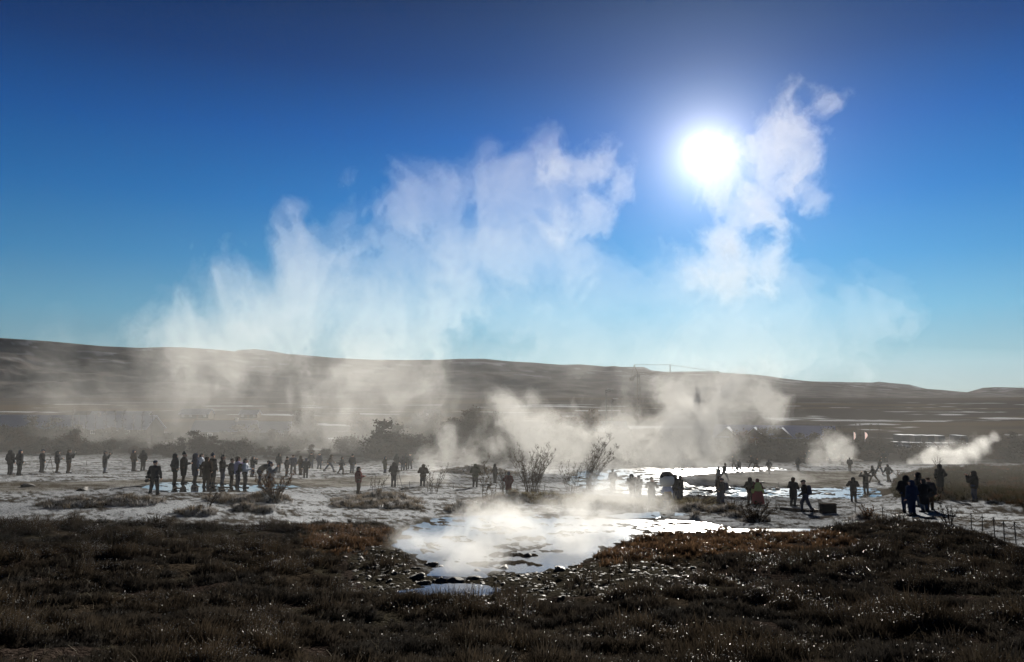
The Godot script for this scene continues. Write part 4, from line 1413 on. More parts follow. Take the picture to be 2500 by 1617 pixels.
func make_rocks() -> void:
	var stone := mat(0.03, 0.028, 0.026, 0.7, 0.25)
	stone.uv1_triplanar = true
	stone.heightmap_enabled = true
	stone.heightmap_texture = grain_texture(51, 0.03, 0.0, 1.0, 256)
	stone.heightmap_scale = 2.0
	var shapes := []
	for k in 9:
		shapes.append(lump(Vector3(1.0, 0.55 + 0.1 * (k % 3), 0.8), 60 + k))
	var big := [
		[1052, 1378, 0.2, "dark angular rock jutting from the steaming stream"], [1076, 1382, 0.14, "flat dark rock right of the angular stream rock"], [1018, 1412, 0.19, "rounded dark rock on the left shore between the pools"],
		[1034, 1424, 0.15, "dark rock at the left corner of the front pool"], [1072, 1421, 0.17, "dark rock on the sill between the two pools, left one"], [1112, 1420, 0.19, "dark rock on the sill between the two pools, middle one"],
		[1160, 1412, 0.16, "dark rock on the sill between the two pools, right one"], [1168, 1393, 0.15, "low rock right of the upper pool"], [1127, 1453, 0.1, "small stone at the near rim of the front pool"],
		[1098, 1455, 0.07, "smallest stone at the near rim of the front pool"], [1290, 1356, 0.15, "long low slab lying in the stream's middle"], [1230, 1384, 0.19, "dark rock between stream and heath, left of the slab"],
		[1050, 1333, 0.13, "small rock near the stream's left bank"], [1606, 1272, 0.14, "dark stone between the two bright pools"], [1578, 1274, 0.12, "dim stone left of the one between the bright pools"],
		[1990, 1251, 0.24, "dark boulder leaning against the wooden box"], [69, 1188, 0.36, "dark block on the flat at the far left"], [202, 1197, 0.33, "dark block on the flat, right of the far left one"],
		[1900, 1195, 0.28, "round stone standing in the blue water"], [1862, 1180, 0.26, "round stone at the edge of the blaze behind the red skirt"], [1365, 1392, 0.2, "dark rock under the heath's tip"],
	]
	for q in big:
		var g := ground_at(q[0], q[1])
		var o := put("rock", shapes[rng.randi() % 9], stone)
		var s: float = q[2]
		o.position = Vector3(g.x, ground_height(g.x, g.z) + s * 0.12, g.z)
		o.rotation = Vector3(rng.randf_range(-0.2, 0.2), rng.randf() * TAU, rng.randf_range(-0.2, 0.2))
		o.scale = Vector3(s * rng.randf_range(1.1, 1.6), s * 0.8, s)
		tag(o, q[3], "rock", "dark rocks")
	var n := 0
	while n < 90:
		var px := rng.randf_range(830.0, 1700.0)
		var py := rng.randf_range(1330.0, 1470.0)
		var g := ground_at(px, py)
		if zone("stones", g.x, g.z) < 0.5 or zone("pool", g.x, g.z) > 0.3:
			continue
		n += 1
		var s := rng.randf_range(0.035, 0.11)
		var o := put("rock", shapes[n % 9], stone)
		o.position = Vector3(g.x, ground_height(g.x, g.z) + s * 0.25, g.z)
		o.rotation.y = rng.randf() * TAU
		o.scale = Vector3(s, s * rng.randf_range(0.6, 1.0), s)
		tag(o, "wet dark cobble in the stony mud around the front pool", "rock", "cobbles in the stony mud")
	var places := []
	for k in 9000:
		var d := 18.0 * pow(85.0 / 18.0, rng.randf())
		var x := rng.randf_range(-0.3, 0.5) * d
		var z := -d
		var w := maxf(zone("stones", x, z), maxf(zone("stream", x, z) * 0.55, zone("lake", x, z) * 0.5))
		if w < 0.2 + 0.5 * rng.randf():
			continue
		if zone("stream", x, z) + zone("lake", x, z) > 0.3 and n_mid.get_noise_2d(x * 1.5, z * 1.5) < 0.12:
			continue
		var s := rng.randf_range(0.02, 0.07) * clampf(d / 30.0, 1.0, 2.2)
		places.append(sit(x, z, Vector3(s * 1.3, s * 0.7, s), s * 0.1))
	scattered("pebbles", shapes[0], stone, places, "wet pebbles and mud crumbs in and around the water", "pebbles")

# branches that fork from the ground up, with leaves on the twigs
func shrub(called: String, px: float, py: float, tall: float, spread: float, stems: int, lean: float, leaves: int, leaf_size: float, leaf_color: Color, label: String, seed_value: int, group := "") -> void:
	var r := RandomNumberGenerator.new()
	r.seed = seed_value
	var g := ground_at(px, py)
	var root := base(called, Vector3(g.x, ground_height(g.x, g.z) - 0.05, g.z))
	var wood := MB.new()
	var leafy := MB.new()
	var tips := []
	for k in stems:
		var a := r.randf() * TAU
		var h := tall * r.randf_range(0.6, 1.0)
		var out := Vector3(cos(a), 0, sin(a)) * spread * r.randf_range(0.15, 1.0)
		var p := Vector3(cos(a), 0, sin(a)) * (0.1 + 0.3 * spread) * r.randf()
		var pts := [p]
		var rad := [0.011 + 0.004 * h]
		var steps := 7
		for s in range(1, steps + 1):
			var t := float(s) / steps
			var q := p + out * pow(t, 1.3) + Vector3(lean * h * t * t, h * t, 0) + Vector3(r.randfn(), r.randfn() * 0.3, r.randfn()) * 0.07 * t * h * 0.5
			pts.append(q)
			rad.append(lerpf(rad[0], 0.006, t))
			if s > 1:
				for b in 3:
					var dir := (out.normalized() * r.randf_range(-0.2, 0.7) + Vector3(r.randfn() * 0.5 + lean, r.randf_range(0.5, 1.3), r.randfn() * 0.5)).normalized()
					var l := h * r.randf_range(0.1, 0.26) * (1.15 - 0.5 * t)
					var m := q + dir * l * 0.5
					var e := m + (dir + Vector3(r.randfn() * 0.2, 0.25, r.randfn() * 0.2)).normalized() * l * 0.5
					wood.tube([q, m, e], [0.008, 0.006, 0.004], 4, false)
					tips.append([m, e - m])
					tips.append([e, e - m])
					for c in 2:
						var e2 := m + Vector3(r.randfn(), r.randf() + 0.3, r.randfn()).normalized() * l * 0.45
						wood.tube([m, e2], [0.005, 0.003], 4, false)
						tips.append([e2, e2 - m])
		wood.tube(pts, rad, 5, false)
	for k in leaves:
		var q: Array = tips[r.randi() % tips.size()]
		var at: Vector3 = q[0] - q[1] * r.randf() * 0.6
		var al := Vector3(r.randfn(), r.randfn(), r.randfn()).normalized() * leaf_size * r.randf_range(0.7, 1.2)
		var ac := al.cross(Vector3(r.randfn(), r.randfn(), r.randfn())).normalized() * leaf_size * 0.35
		leafy.tint = leaf_color * r.randf_range(0.7, 1.3)
		leafy.leaf(at, al, ac)
	put("branches", wood.done(), mat(0.035, 0.026, 0.02, 0.8), root)
	if leaves:
		put("foliage", leafy.done(true), plant_material(1, 1, 1, 0.5), root)
	tag(root, label, "shrub", group)

func make_shrubs() -> void:
	var dark := Color(0.05, 0.036, 0.02)
	var warm := Color(0.1, 0.055, 0.028)
	shrub("bare_bush", 1297, 1202, 3.3, 1.7, 30, 0.05, 2000, 0.06, dark, "big bare bush standing against the steam", 1)
	shrub("leaning_bush", 1440, 1196, 4.2, 0.9, 20, 0.38, 1900, 0.06, dark, "tall bush leaning right with sparse leaves", 2)
	shrub("sapling", 1183, 1234, 2.9, 0.5, 2, 0.1, 150, 0.075, dark, "slender birch sapling beside the hooded person in olive", 3)
	shrub("sapling", 1198, 1238, 1.6, 0.4, 2, 0.02, 60, 0.06, dark, "shorter twig right of the slender sapling", 4)
	shrub("bare_bush", 1056, 1203, 1.9, 0.9, 9, 0.1, 40, 0.05, dark, "thin leafless twigs right of the hooded person in brown", 5)
	shrub("bare_bush", 920, 1202, 1.2, 0.6, 5, 0.15, 60, 0.06, dark, "low twigs left of the tripod on the mound", 6)
	shrub("bare_bush", 1395, 1200, 2.4, 0.9, 11, 0.05, 200, 0.06, dark, "few upright twigs between the two tall bushes", 7)
	shrub("rusty_shrub", 668, 1226, 1.3, 0.9, 26, 0.12, 1300, 0.05, warm, "rusty leaved shrub on the mound at the crowd's right end", 8)
	shrub("bare_bush", 502, 1246, 1.1, 0.35, 4, 0.25, 50, 0.05, dark, "small twiggy sprig on the frosted flat below the crowd", 9)
	shrub("low_bush", 1846, 1275, 0.95, 0.9, 26, 0.15, 500, 0.05, dark, "low dark bush below the red skirt", 10)
	shrub("rusty_shrub", 2122, 1272, 0.6, 0.4, 10, 0.0, 300, 0.05, warm, "little reddish bush at the edge of the heath by the rope", 11)
	shrub("low_bush", 1790, 1246, 0.6, 1.3, 26, 0.05, 260, 0.05, dark, "wide low twigs behind the dark bush", 12)
	shrub("bare_bush", 1228, 1206, 1.9, 0.6, 8, 0.0, 120, 0.06, dark, "short twigs behind the person in a reddish coat", 13)
	shrub("low_bush", 1700, 1238, 0.7, 1.8, 30, 0.1, 200, 0.05, Color(0.1, 0.07, 0.035), "brown tangle of grass and twigs behind the bright pool", 14)
	shrub("bare_bush", 2320, 1280, 0.8, 0.5, 8, 0.0, 60, 0.04, dark, "dry twigs at the rope fence below the lone watcher", 16)
	shrub("low_bush", 2205, 1178, 1.0, 1.0, 14, 0.0, 400, 0.06, warm, "low bush on the bank behind the dark group", 17)
	shrub("bare_bush", 2290, 1148, 1.5, 0.7, 7, 0.0, 60, 0.06, dark, "small bare bush below the right-hand steam jet", 18)

# crowns as leafy clumps on forking limbs
func tree_shape(tall: float, wide: float, leaves: int, size: float, seed_value: int, pointed := false) -> Array:
	var r := RandomNumberGenerator.new()
	r.seed = seed_value
	var wood := MB.new()
	var crown := MB.new()
	wood.tube([Vector3(0, -0.3, 0), Vector3(r.randfn() * 0.1, tall * 0.4, 0), Vector3(r.randfn() * 0.2, tall * 0.92, r.randfn() * 0.2)], [0.04 * tall * 0.5, 0.03 * tall * 0.5, 0.02], 7, false)
	var clumps := []
	var limbs := 26
	for k in limbs:
		var t := r.randf_range(0.14, 1.0)
		var a := r.randf() * TAU
		var reach := wide * (1.0 - t if pointed else sqrt(maxf(0.05, 1.0 - pow(absf(t - 0.5) * 1.7, 2.0)))) * r.randf_range(0.35, 1.0)
		var p := Vector3(0, tall * t * 0.9, 0)
		var e := p + Vector3(cos(a) * reach, tall * (0.0 if pointed else 0.1) * r.randf_range(0.2, 1.3), sin(a) * reach)
		wood.tube([p, (p + e) * 0.5 + Vector3(0, 0.1, 0), e], [0.03, 0.02, 0.01], 4, false)
		clumps.append(e)
		clumps.append((p + e * 1.6) / 2.6)
	for k in leaves:
		var c: Vector3 = clumps[r.randi() % clumps.size()]
		var off := Vector3(r.randfn(), r.randfn() * 0.8, r.randfn()) * wide * 0.17
		var al := Vector3(r.randfn(), r.randfn(), r.randfn()).normalized() * size * r.randf_range(0.6, 1.3)
		var ac := al.cross(Vector3(r.randfn(), r.randfn(), r.randfn())).normalized() * size * 0.4
		crown.tint = Color.WHITE * r.randf_range(0.6, 1.35)
		crown.leaf(c + off, al, ac)
	return [wood.done(), crown.done(true)]

func tree(called: String, px: float, depth: float, shape: Array, scale_by: float, leaf: Color, label: String, group := "") -> void:
	var x := (px - 1250.0) / FOCAL * depth
	var root := base(called, Vector3(x, ground_height(x, -depth) - 0.1, -depth), rng.randf() * TAU)
	root.scale = Vector3.ONE * scale_by
	put("trunk", shape[0], mat(0.03, 0.024, 0.02), root)
	put("crown", shape[1], plant_material(leaf.r, leaf.g, leaf.b, 0.35), root)
	tag(root, label, "tree", group)

func make_trees() -> void:
	var a := tree_shape(6.0, 2.6, 2600, 0.34, 101)
	var b := tree_shape(7.0, 2.2, 2400, 0.34, 102)
	var fir := tree_shape(6.5, 2.4, 3200, 0.3, 103, true)
	var low := tree_shape(3.2, 2.6, 2000, 0.32, 104)
	var bare := tree_shape(8.0, 0.8, 260, 0.16, 105)
	var dark := Color(0.035, 0.028, 0.02)
	var rust := Color(0.07, 0.042, 0.024)
	tree("fir_tree", 1020, 205, fir, 1.15, Color(0.018, 0.022, 0.016), "dark pointed fir left of the tall thicket")
	var big := [[1095, 150, 0.85, "leftmost tree of the tall dark thicket"], [1122, 146, 1.1, "second tree of the tall dark thicket"], [1150, 150, 1.15, "third tree of the tall dark thicket"], [1178, 145, 1.1, "fourth tree of the tall dark thicket, behind steam"], [1206, 150, 1.05, "fifth tree of the tall dark thicket, behind steam"], [1236, 152, 1.0, "rightmost tree of the tall dark thicket, behind steam"]]
	for k in big.size():
		tree("birch_tree", big[k][0], big[k][1], a if k % 2 else b, big[k][2], dark, big[k][3], "tall dark thicket")
	tree("birch_tree", 1350, 180, b, 1.1, rust, "rusty tree showing over the steam, left of the lamp", "rusty trees over the steam")
	tree("birch_tree", 1395, 185, a, 1.15, rust, "broad rusty tree just left of the lamp", "rusty trees over the steam")
	tree("birch_tree", 1440, 182, b, 1.15, rust, "rusty tree close to the lamp post", "rusty trees over the steam")
	tree("birch_tree", 1815, 150, low, 1.25, rust, "round orange-brown bush before the right-hand house")
	tree("birch_tree", 975, 210, a, 0.8, rust, "orange tinted tree in the mist left of the fir")
	tree("birch_tree", 870, 215, b, 1.0, rust, "faint rusty tree in the left-hand mist")
	tree("birch_tree", 745, 190, a, 1.3, dark, "dim tree in the mist right of the small house")
	tree("birch_tree", 945, 165, b, 0.8, rust, "rusty young tree above the far group")
	var thin := [185, 197, 216, 238, 262, 285, 307, 330, 353, 375]
	for k in thin.size():
		tree("thin_tree", thin[k], 188 + (k * 7) % 9, bare, rng.randf_range(0.75, 1.0), dark, "%s thin bare tree from the left in the row before the long house" % ["first", "second", "third", "fourth", "fifth", "sixth", "seventh", "eighth", "ninth", "tenth"][k], "row of thin trees before the long house")
	for k in 5:
		tree("thin_tree", [2050, 2085, 2095, 2120, 2140][k], 150 + k * 3, bare, 0.8, dark, "%s thin bare tree from the left near the orange flags" % ["first", "second", "third", "fourth", "fifth"][k], "thin trees near the flags")
	# the low scrub between the flat and the houses reads as one dark mass
	var kinds := [low, tree_shape(2.4, 2.2, 1600, 0.3, 106), tree_shape(4.6, 1.5, 1100, 0.3, 107)]
	var places := [[], [], []]
	var tints := [[], [], []]
	for k in 1500:
		var d := rng.randf_range(112.0, 215.0)
		var u := rng.randf_range(-0.8, 0.8)
		var px := u * FOCAL + 1250.0
		var thick := 0.75
		if px > 380 and px < 860:
			thick = 0.4
		if px > 1250 and px < 1700:
			thick = 0.5
		if px > 1760 and px < 2010 and d > 150.0:
			thick = 0.3
		if px > 2120 and px < 2420 and d < 150.0:
			thick = 0.12
		if px > 2150 and px < 2380 and d > 175.0:
			thick = 0.1
		if d < 118.0 + 12.0 * n_streak.get_noise_2d(u * 300.0, 0.0) or rng.randf() > thick:
			continue
		var s := rng.randf_range(0.4, 1.0) * (1.15 if px > 880 and px < 1240 else 0.9) * (0.85 + 1.1 * n_streak.get_noise_2d(u * 160.0, d * 0.6))
		var q := k % 3
		places[q].append(sit(u * d, -d, Vector3(s * 1.2, s, s * 1.2), -0.2))
		tints[q].append(Color(0.024, 0.020, 0.016).lerp(Color(0.042, 0.027, 0.017), pow(rng.randf(), 2.0)))
	for q in 3:
		var pm := plant_material(1, 1, 1, 0.2)
		scattered("scrub", kinds[q][1], pm, places[q], ["dark leafy scrub before the houses", "low dark undergrowth before the houses", "taller ragged scrub before the houses"][q], "scrub", tints[q])

# ---------------------------------------------------------------- buildings and other built things
func at_depth(px: float, depth: float) -> Vector3:
	var x := (px - 1250.0) / FOCAL * depth
	return Vector3(x, ground_height(x, -depth), -depth)

func house(called: String, px: float, depth: float, long: float, wide: float, eave: float, ridge: float, turn: float, roof_color: Color, wall_color: Color, windows: int, label: String, chimney := true) -> Node3D:
	var root := base(called, at_depth(px, depth) - Vector3(0, 0.2, 0), deg_to_rad(turn))
	var b := MB.new()
	var h := Vector3(long * 0.5, 0, wide * 0.5)
	# walls with gables
	for s in [-1, 1]:
		b.face([Vector3(-h.x * s, 0, h.z * s), Vector3(h.x * s, 0, h.z * s), Vector3(h.x * s, eave, h.z * s), Vector3(-h.x * s, eave, h.z * s)])
		b.face([Vector3(h.x * s, 0, h.z * s), Vector3(h.x * s, 0, -h.z * s), Vector3(h.x * s, eave, -h.z * s), Vector3(h.x * s, ridge - 0.08, 0), Vector3(h.x * s, eave, h.z * s)])
	put("wall", b.done(), mat(wall_color.r, wall_color.g, wall_color.b), root)
	# two roof slopes with thickness and overhang
	b = MB.new()
	var rise := (ridge - eave) / h.z
	for s in [-1, 1]:
		var e := Vector3(0, eave - rise * 0.45, (h.z + 0.45) * s)
		var x := h.x + 0.4
		var t := Vector3(0, 0.16, 0)
		var p := [Vector3(-x, ridge, 0), Vector3(x, ridge, 0), Vector3(x, e.y, e.z), Vector3(-x, e.y, e.z)]
		if s < 0:
			p = [p[1], p[0], p[3], p[2]]
		b.face([p[0] + t, p[1] + t, p[2] + t, p[3] + t])
		b.face([p[3], p[2], p[1], p[0]])
		b.face([p[3], p[3] + t, p[2] + t, p[2]])
		b.face([p[0], p[0] + t, p[3] + t, p[3]])
		b.face([p[2], p[2] + t, p[1] + t, p[1]])
	var roof := put("roof", b.done(), mat(roof_color.r, roof_color.g, roof_color.b, 0.8), root)
	if chimney:
		b = MB.new()
		b.box(Vector3(long * 0.18, ridge + 0.25, 0.3), Vector3(0.7, 1.1, 0.6))
		put("chimney", b.done(), mat(0.2, 0.19, 0.18), roof)
	var glass := mat(0.03, 0.035, 0.04, 0.1, 0.5)
	var white := mat(0.5, 0.5, 0.48, 0.6)
	for k in windows:
		var x := -h.x + long * (k + 0.5) / windows
		if k == windows / 2:
			b = MB.new()
			b.box(Vector3(x, 1.0, h.z + 0.04), Vector3(0.95, 2.0, 0.08))
			var door := put("door", b.done(), mat(0.08, 0.05, 0.035), root)
			b = MB.new()
			b.box(Vector3(x + 0.35, 1.0, h.z + 0.1), Vector3(0.12, 0.05, 0.05))
			put("handle", b.done(), mat(0.3, 0.3, 0.3, 0.3, 0.5), door)
			continue
		b = MB.new()
		b.box(Vector3(x, eave * 0.58, h.z + 0.03), Vector3(1.15, 0.95, 0.06))
		var w := put("window", b.done(), white, root)
		b = MB.new()
		for s in [-1, 1]:
			b.box(Vector3(x + 0.26 * s, eave * 0.58, h.z + 0.07), Vector3(0.46, 0.8, 0.03))
		put("pane", b.done(), glass, w)
	tag(root, label, "house")
	return root

func make_houses() -> void:
	var slate := Color(0.2, 0.22, 0.29)
	var wood := Color(0.05, 0.042, 0.036)
	house("long_house", 175, 212, 48.0, 8.0, 2.4, 5.4, -9.0, slate, wood, 15, "long low lodge with a slate roof behind the left crowd")
	house("house", 556, 205, 14.5, 7.0, 2.3, 4.6, 4.0, Color(0.13, 0.14, 0.18), wood, 5, "small house with a pale roof in the mist")
	house("house", 668, 212, 9.0, 6.0, 2.2, 4.4, 4.0, Color(0.14, 0.15, 0.18), wood, 3, "low wing in the mist right of the small house", false)
	house("house", 484, 430, 15.0, 8.0, 2.6, 5.0, 0.0, Color(0.18, 0.2, 0.25), wood, 4, "far barn with a bluish roof above the small house", false)
	house("house", 614, 440, 9.5, 7.0, 2.6, 4.6, 0.0, Color(0.18, 0.2, 0.25), wood, 3, "smaller far barn right of the bluish one", false)
	house("house", 300, 265, 20.0, 7.0, 2.6, 6.2, -8.0, Color(0.22, 0.23, 0.27), wood, 5, "pale roofed building peeping over the long lodge", false)
	house("house", 208, 420, 7.0, 5.0, 2.4, 4.2, 0.0, wood, wood, 2, "dark shed on the plain above the long lodge", false)
	house("house", 1055, 480, 9.0, 6.0, 2.4, 4.2, 0.0, Color(0.08, 0.07, 0.07), wood, 2, "tiny dark shed on the golden field behind the fir", false)
	house("house", 1455, 230, 16.0, 7.0, 2.4, 4.8, 0.0, Color(0.2, 0.21, 0.23), wood, 4, "building half lost behind the thick steam", false)
	var o := house("visitor_centre", 1885, 178, 24.0, 8.0, 3.0, 5.2, -22.0, Color(0.15, 0.17, 0.29), wood, 7, "wide house with a dark blue roof and bright gables on the right", false)
	# three cross gables whose sunward slopes carry snow
	for k in 3:
		var x := -9.2 + k * 5.6
		var g := Node3D.new()
		var b := MB.new()
		var r := 2.2
		b.face([Vector3(x - r, 3.0, 5.2), Vector3(x + r, 3.0, 5.2), Vector3(x, 4.9, 5.2)])
		var gable := put("gable", b.done(), mat(wood.r, wood.g, wood.b), o)
		b = MB.new()
		for s in [-1, 1]:
			var p := [Vector3(x, 5.0, 5.6), Vector3(x, 5.0, 0.6), Vector3(x + (r + 0.3) * s, 2.85, 3.9 if s > 0 else 4.4), Vector3(x + (r + 0.3) * s, 2.85, 5.6)]
			if s > 0:
				b.face([p[0], p[1], p[2], p[3]])
			else:
				b.face([p[3], p[2], p[1], p[0]])
			b.box((p[0] + p[3]) * 0.5 - Vector3(0, 0.08, 0), Vector3(0.12, 0.12, 0.1))
		put("gable_roof", b.done(), mat(0.5, 0.52, 0.56, 0.35, 0.5), gable)
		g.free()

func make_crane() -> void:
	var d := 455.0
	var foot := at_depth(1558.5, d)
	var root := base("tower_crane", foot)
	var m := mat(0.07, 0.06, 0.045, 0.6)
	var top := ahead(1558.5, 914, d).y - foot.y
	var k := d / FOCAL  # metres per pixel out there
	var lattice := func(b: MB, p: Vector3, q: Vector3, w: float, bays: int) -> void:
		var t := (q - p).normalized()
		var x := (t.cross(Vector3(0, 0, 1)) if absf(t.z) < 0.9 else Vector3.RIGHT).normalized() * w
		var y := t.cross(x).normalized() * w
		var corners := [x + y, x - y, -x - y, -x + y]
		for c in corners:
			b.tube([p + c, q + c], [0.14, 0.14], 4, false)
		for s in bays:
			var a := p.lerp(q, float(s) / bays)
			var e := p.lerp(q, float(s + 1) / bays)
			for c in 4:
				b.tube([a + corners[c], e + corners[(c + 1) % 4]], [0.1, 0.1], 4, false)
	var b := MB.new()
	lattice.call(b, Vector3(0, 0, 0), Vector3(0, top, 0), 0.75, 12)
	put("mast", b.done(), m, root)
	b = MB.new()
	var reach := (1755.0 - 1558.0) * k
	lattice.call(b, Vector3(0, top + 0.4, 0), Vector3(reach, top + 1.0, 0), 0.55, 34)
	put("jib", b.done(), m, root)
	b = MB.new()
	lattice.call(b, Vector3(0, top + 0.2, 0), Vector3(-18.0 * k, top - 2.4, 0), 0.45, 6)
	b.box(Vector3(-17.0 * k, top - 2.8, 0), Vector3(2.2, 1.6, 1.4))
	put("counter_jib", b.done(), m, root)
	b = MB.new()
	var peak := Vector3((1548.0 - 1558.5) * k, top + 23.0 * k, 0)
	for s in [-1, 1]:
		b.tube([Vector3(0, top, 0.5 * s), peak], [0.26, 0.2], 5)
	put("tower_head", b.done(), m, root)
	b = MB.new()
	b.box(Vector3(-0.6, top - 1.0, 1.0), Vector3(1.5, 2.0, 1.5))
	put("cab", b.done(), mat(0.05, 0.05, 0.05, 0.4, 0.4), root)
	b = MB.new()
	var mid := Vector3((1636.0 - 1558.5) * k, top + 23.0 * k, 0)
	b.tube([mid, mid - Vector3(0, 22.0 * k, 0)], [0.24, 0.24], 5)
	put("strut", b.done(), m, root)
	for seg in [[peak, mid], [mid, Vector3(reach, top + 1.2, 0)], [peak, Vector3(-18.0 * k, top - 2.0, 0)]]:
		b = MB.new()
		b.tube([seg[0], seg[1]], [0.11, 0.11], 4)
		put("tie_rope", b.done(), m, root)
	b = MB.new()
	b.box(Vector3(reach * 0.55, top + 0.2, 0), Vector3(1.4, 0.5, 1.2))
	put("trolley", b.done(), m, root)
	tag(root, "slender tower crane standing on the plain against the hills", "crane")

func lamp_post(px: float, depth: float, py_top: float, label: String) -> void:
	var foot := at_depth(px, depth)
	var root := base("lamp_post", foot)
	var h := ahead(px, py_top, depth).y - foot.y
	var m := mat(0.04, 0.042, 0.045, 0.5, 0.4)
	var b := MB.new()
	b.tube([Vector3.ZERO, Vector3(0, h, 0)], [0.16, 0.11], 8)
	put("pole", b.done(), m, root)
	for k in 2:
		b = MB.new()
		b.tube([Vector3(0, h - 0.1 - k * 0.5, 0), Vector3(1.1, h + 0.1 - k * 0.35, 0.2)], [0.07, 0.06], 6)
		put("arm", b.done(), m, root)
	b = MB.new()
	b.box(Vector3(0.9, h + 0.12, 0.2), Vector3(1.2, 0.16, 0.4))
	put("lamp_head", b.done(), mat(0.3, 0.31, 0.33, 0.3, 0.5), root)
	tag(root, label, "lamp post")

func make_flags() -> void:
	var q := [[2013, 168, 1054, 1068, "orange banner nearest the blue roofed house"], [2079, 160, 1056, 1074, "orange banner, left of the close pair"], [2106, 160, 1056, 1073, "orange banner, right of the close pair"]]
	for f in q:
		var foot := at_depth(f[0], f[1])
		var root := base("flag", foot)
		var top := ahead(f[0], f[2], f[1]).y - foot.y
		var low := ahead(f[0], f[3], f[1]).y - foot.y
		var b := MB.new()
		b.tube([Vector3.ZERO, Vector3(0, top + 0.15, 0)], [0.04, 0.03], 6)
		put("pole", b.done(), mat(0.25, 0.25, 0.26, 0.5), root)
		b = MB.new()
		var n := 8
		for k in n:
			var t0 := float(k) / n
			var t1 := float(k + 1) / n
			var w := func(t: float) -> float: return 0.5 * sin(PI * (0.12 + 0.85 * t))
			var z0 := 0.06 * sin(t0 * 6.0)
			var z1 := 0.06 * sin(t1 * 6.0)
			var p := [Vector3(0.03, lerpf(top, low, t0), 0), Vector3(0.03 + w.call(t0), lerpf(top, low, t0), z0), Vector3(0.03 + w.call(t1), lerpf(top, low, t1), z1), Vector3(0.03, lerpf(top, low, t1), 0)]
			b.face(p)
			var e := Vector3(0, 0, -0.012)
			b.face([p[3] + e, p[2] + e, p[1] + e, p[0] + e])
		var cloth_m := mat(0.62, 0.16, 0.05, 0.8)
		cloth_m.backlight_enabled = true
		cloth_m.backlight = Color(0.8, 0.8, 0.8)
		put("banner", b.done(), cloth_m, root)
		tag(root, f[4], "flag", "orange banners")

func vehicle(called: String, px: float, depth: float, size: Vector3, tall_screen: bool, paint: Color, label: String, group: String) -> void:
	var root := base(called, at_depth(px, depth), deg_to_rad(rng.randf_range(-3, 3)))
	var b := MB.new()
	var body := mat(paint.r * 0.4, paint.g * 0.4, paint.b * 0.4, 0.35, 0.4)
	var w := size.x
	var h := size.y
	var l := size.z
	# the nose points at the camera (+z)
	var side := []
	if tall_screen:
		side = [Vector2(l * 0.5, 0.35), Vector2(l * 0.5, 1.0), Vector2(l * 0.485, h * 0.8), Vector2(l * 0.45, h), Vector2(-l * 0.48, h), Vector2(-l * 0.5, h * 0.9), Vector2(-l * 0.5, 0.35)]
	else:
		side = [Vector2(l * 0.5, 0.28), Vector2(l * 0.49, 0.72), Vector2(l * 0.22, 0.95), Vector2(l * 0.06, h * 0.97), Vector2(-l * 0.26, h), Vector2(-l * 0.44, h * 0.7), Vector2(-l * 0.5, h * 0.62), Vector2(-l * 0.5, 0.28)]
	for k in side.size():
		var p: Vector2 = side[k]
		var q: Vector2 = side[(k + 1) % side.size()]
		var wp := w * 0.5 * (0.86 if p.y > 1.0 and not tall_screen else 1.0)
		var wq := w * 0.5 * (0.86 if q.y > 1.0 and not tall_screen else 1.0)
		b.face([Vector3(-wp, p.y, p.x), Vector3(wp, p.y, p.x), Vector3(wq, q.y, q.x), Vector3(-wq, q.y, q.x)])
	for s in [-1, 1]:
		var ring := []
		for p in side:
			ring.append(Vector3(w * 0.5 * s * (0.86 if p.y > 1.0 and not tall_screen else 1.0), p.y, p.x))
		if s < 0:
			ring.reverse()
		b.face(ring)
	put("body", b.done(), body, root)
	var glass := mat(0.05, 0.06, 0.07, 0.06, 0.5)
	b = MB.new()
	if tall_screen:
		b.face([Vector3(-w * 0.44, h * 0.8, l * 0.49), Vector3(w * 0.44, h * 0.8, l * 0.49), Vector3(w * 0.46, 1.15, l * 0.503), Vector3(-w * 0.46, 1.15, l * 0.503)])
	else:
		b.face([Vector3(-w * 0.38, h * 0.95, l * 0.085), Vector3(w * 0.38, h * 0.95, l * 0.085), Vector3(w * 0.43, 0.98, l * 0.222), Vector3(-w * 0.43, 0.98, l * 0.222)])
	put("windscreen", b.done(), glass, root)
	for s in [-1, 1]:
		b = MB.new()
		b.box(Vector3(w * 0.36 * s, 0.62, l * 0.5), Vector3(0.3, 0.16, 0.06))
		put("headlight", b.done(), mat(0.5, 0.5, 0.5, 0.1, 0.5), root)
		for e in [-1, 1]:
			b = MB.new()
			b.tube([Vector3((w * 0.5 - 0.2) * s, 0.34, l * 0.31 * e), Vector3((w * 0.5 + 0.01) * s, 0.34, l * 0.31 * e)], [0.34, 0.34], 14)
			put("wheel", b.done(), mat(0.015, 0.015, 0.016, 0.8), root)
	tag(root, label, "bus" if tall_screen else "car", group)

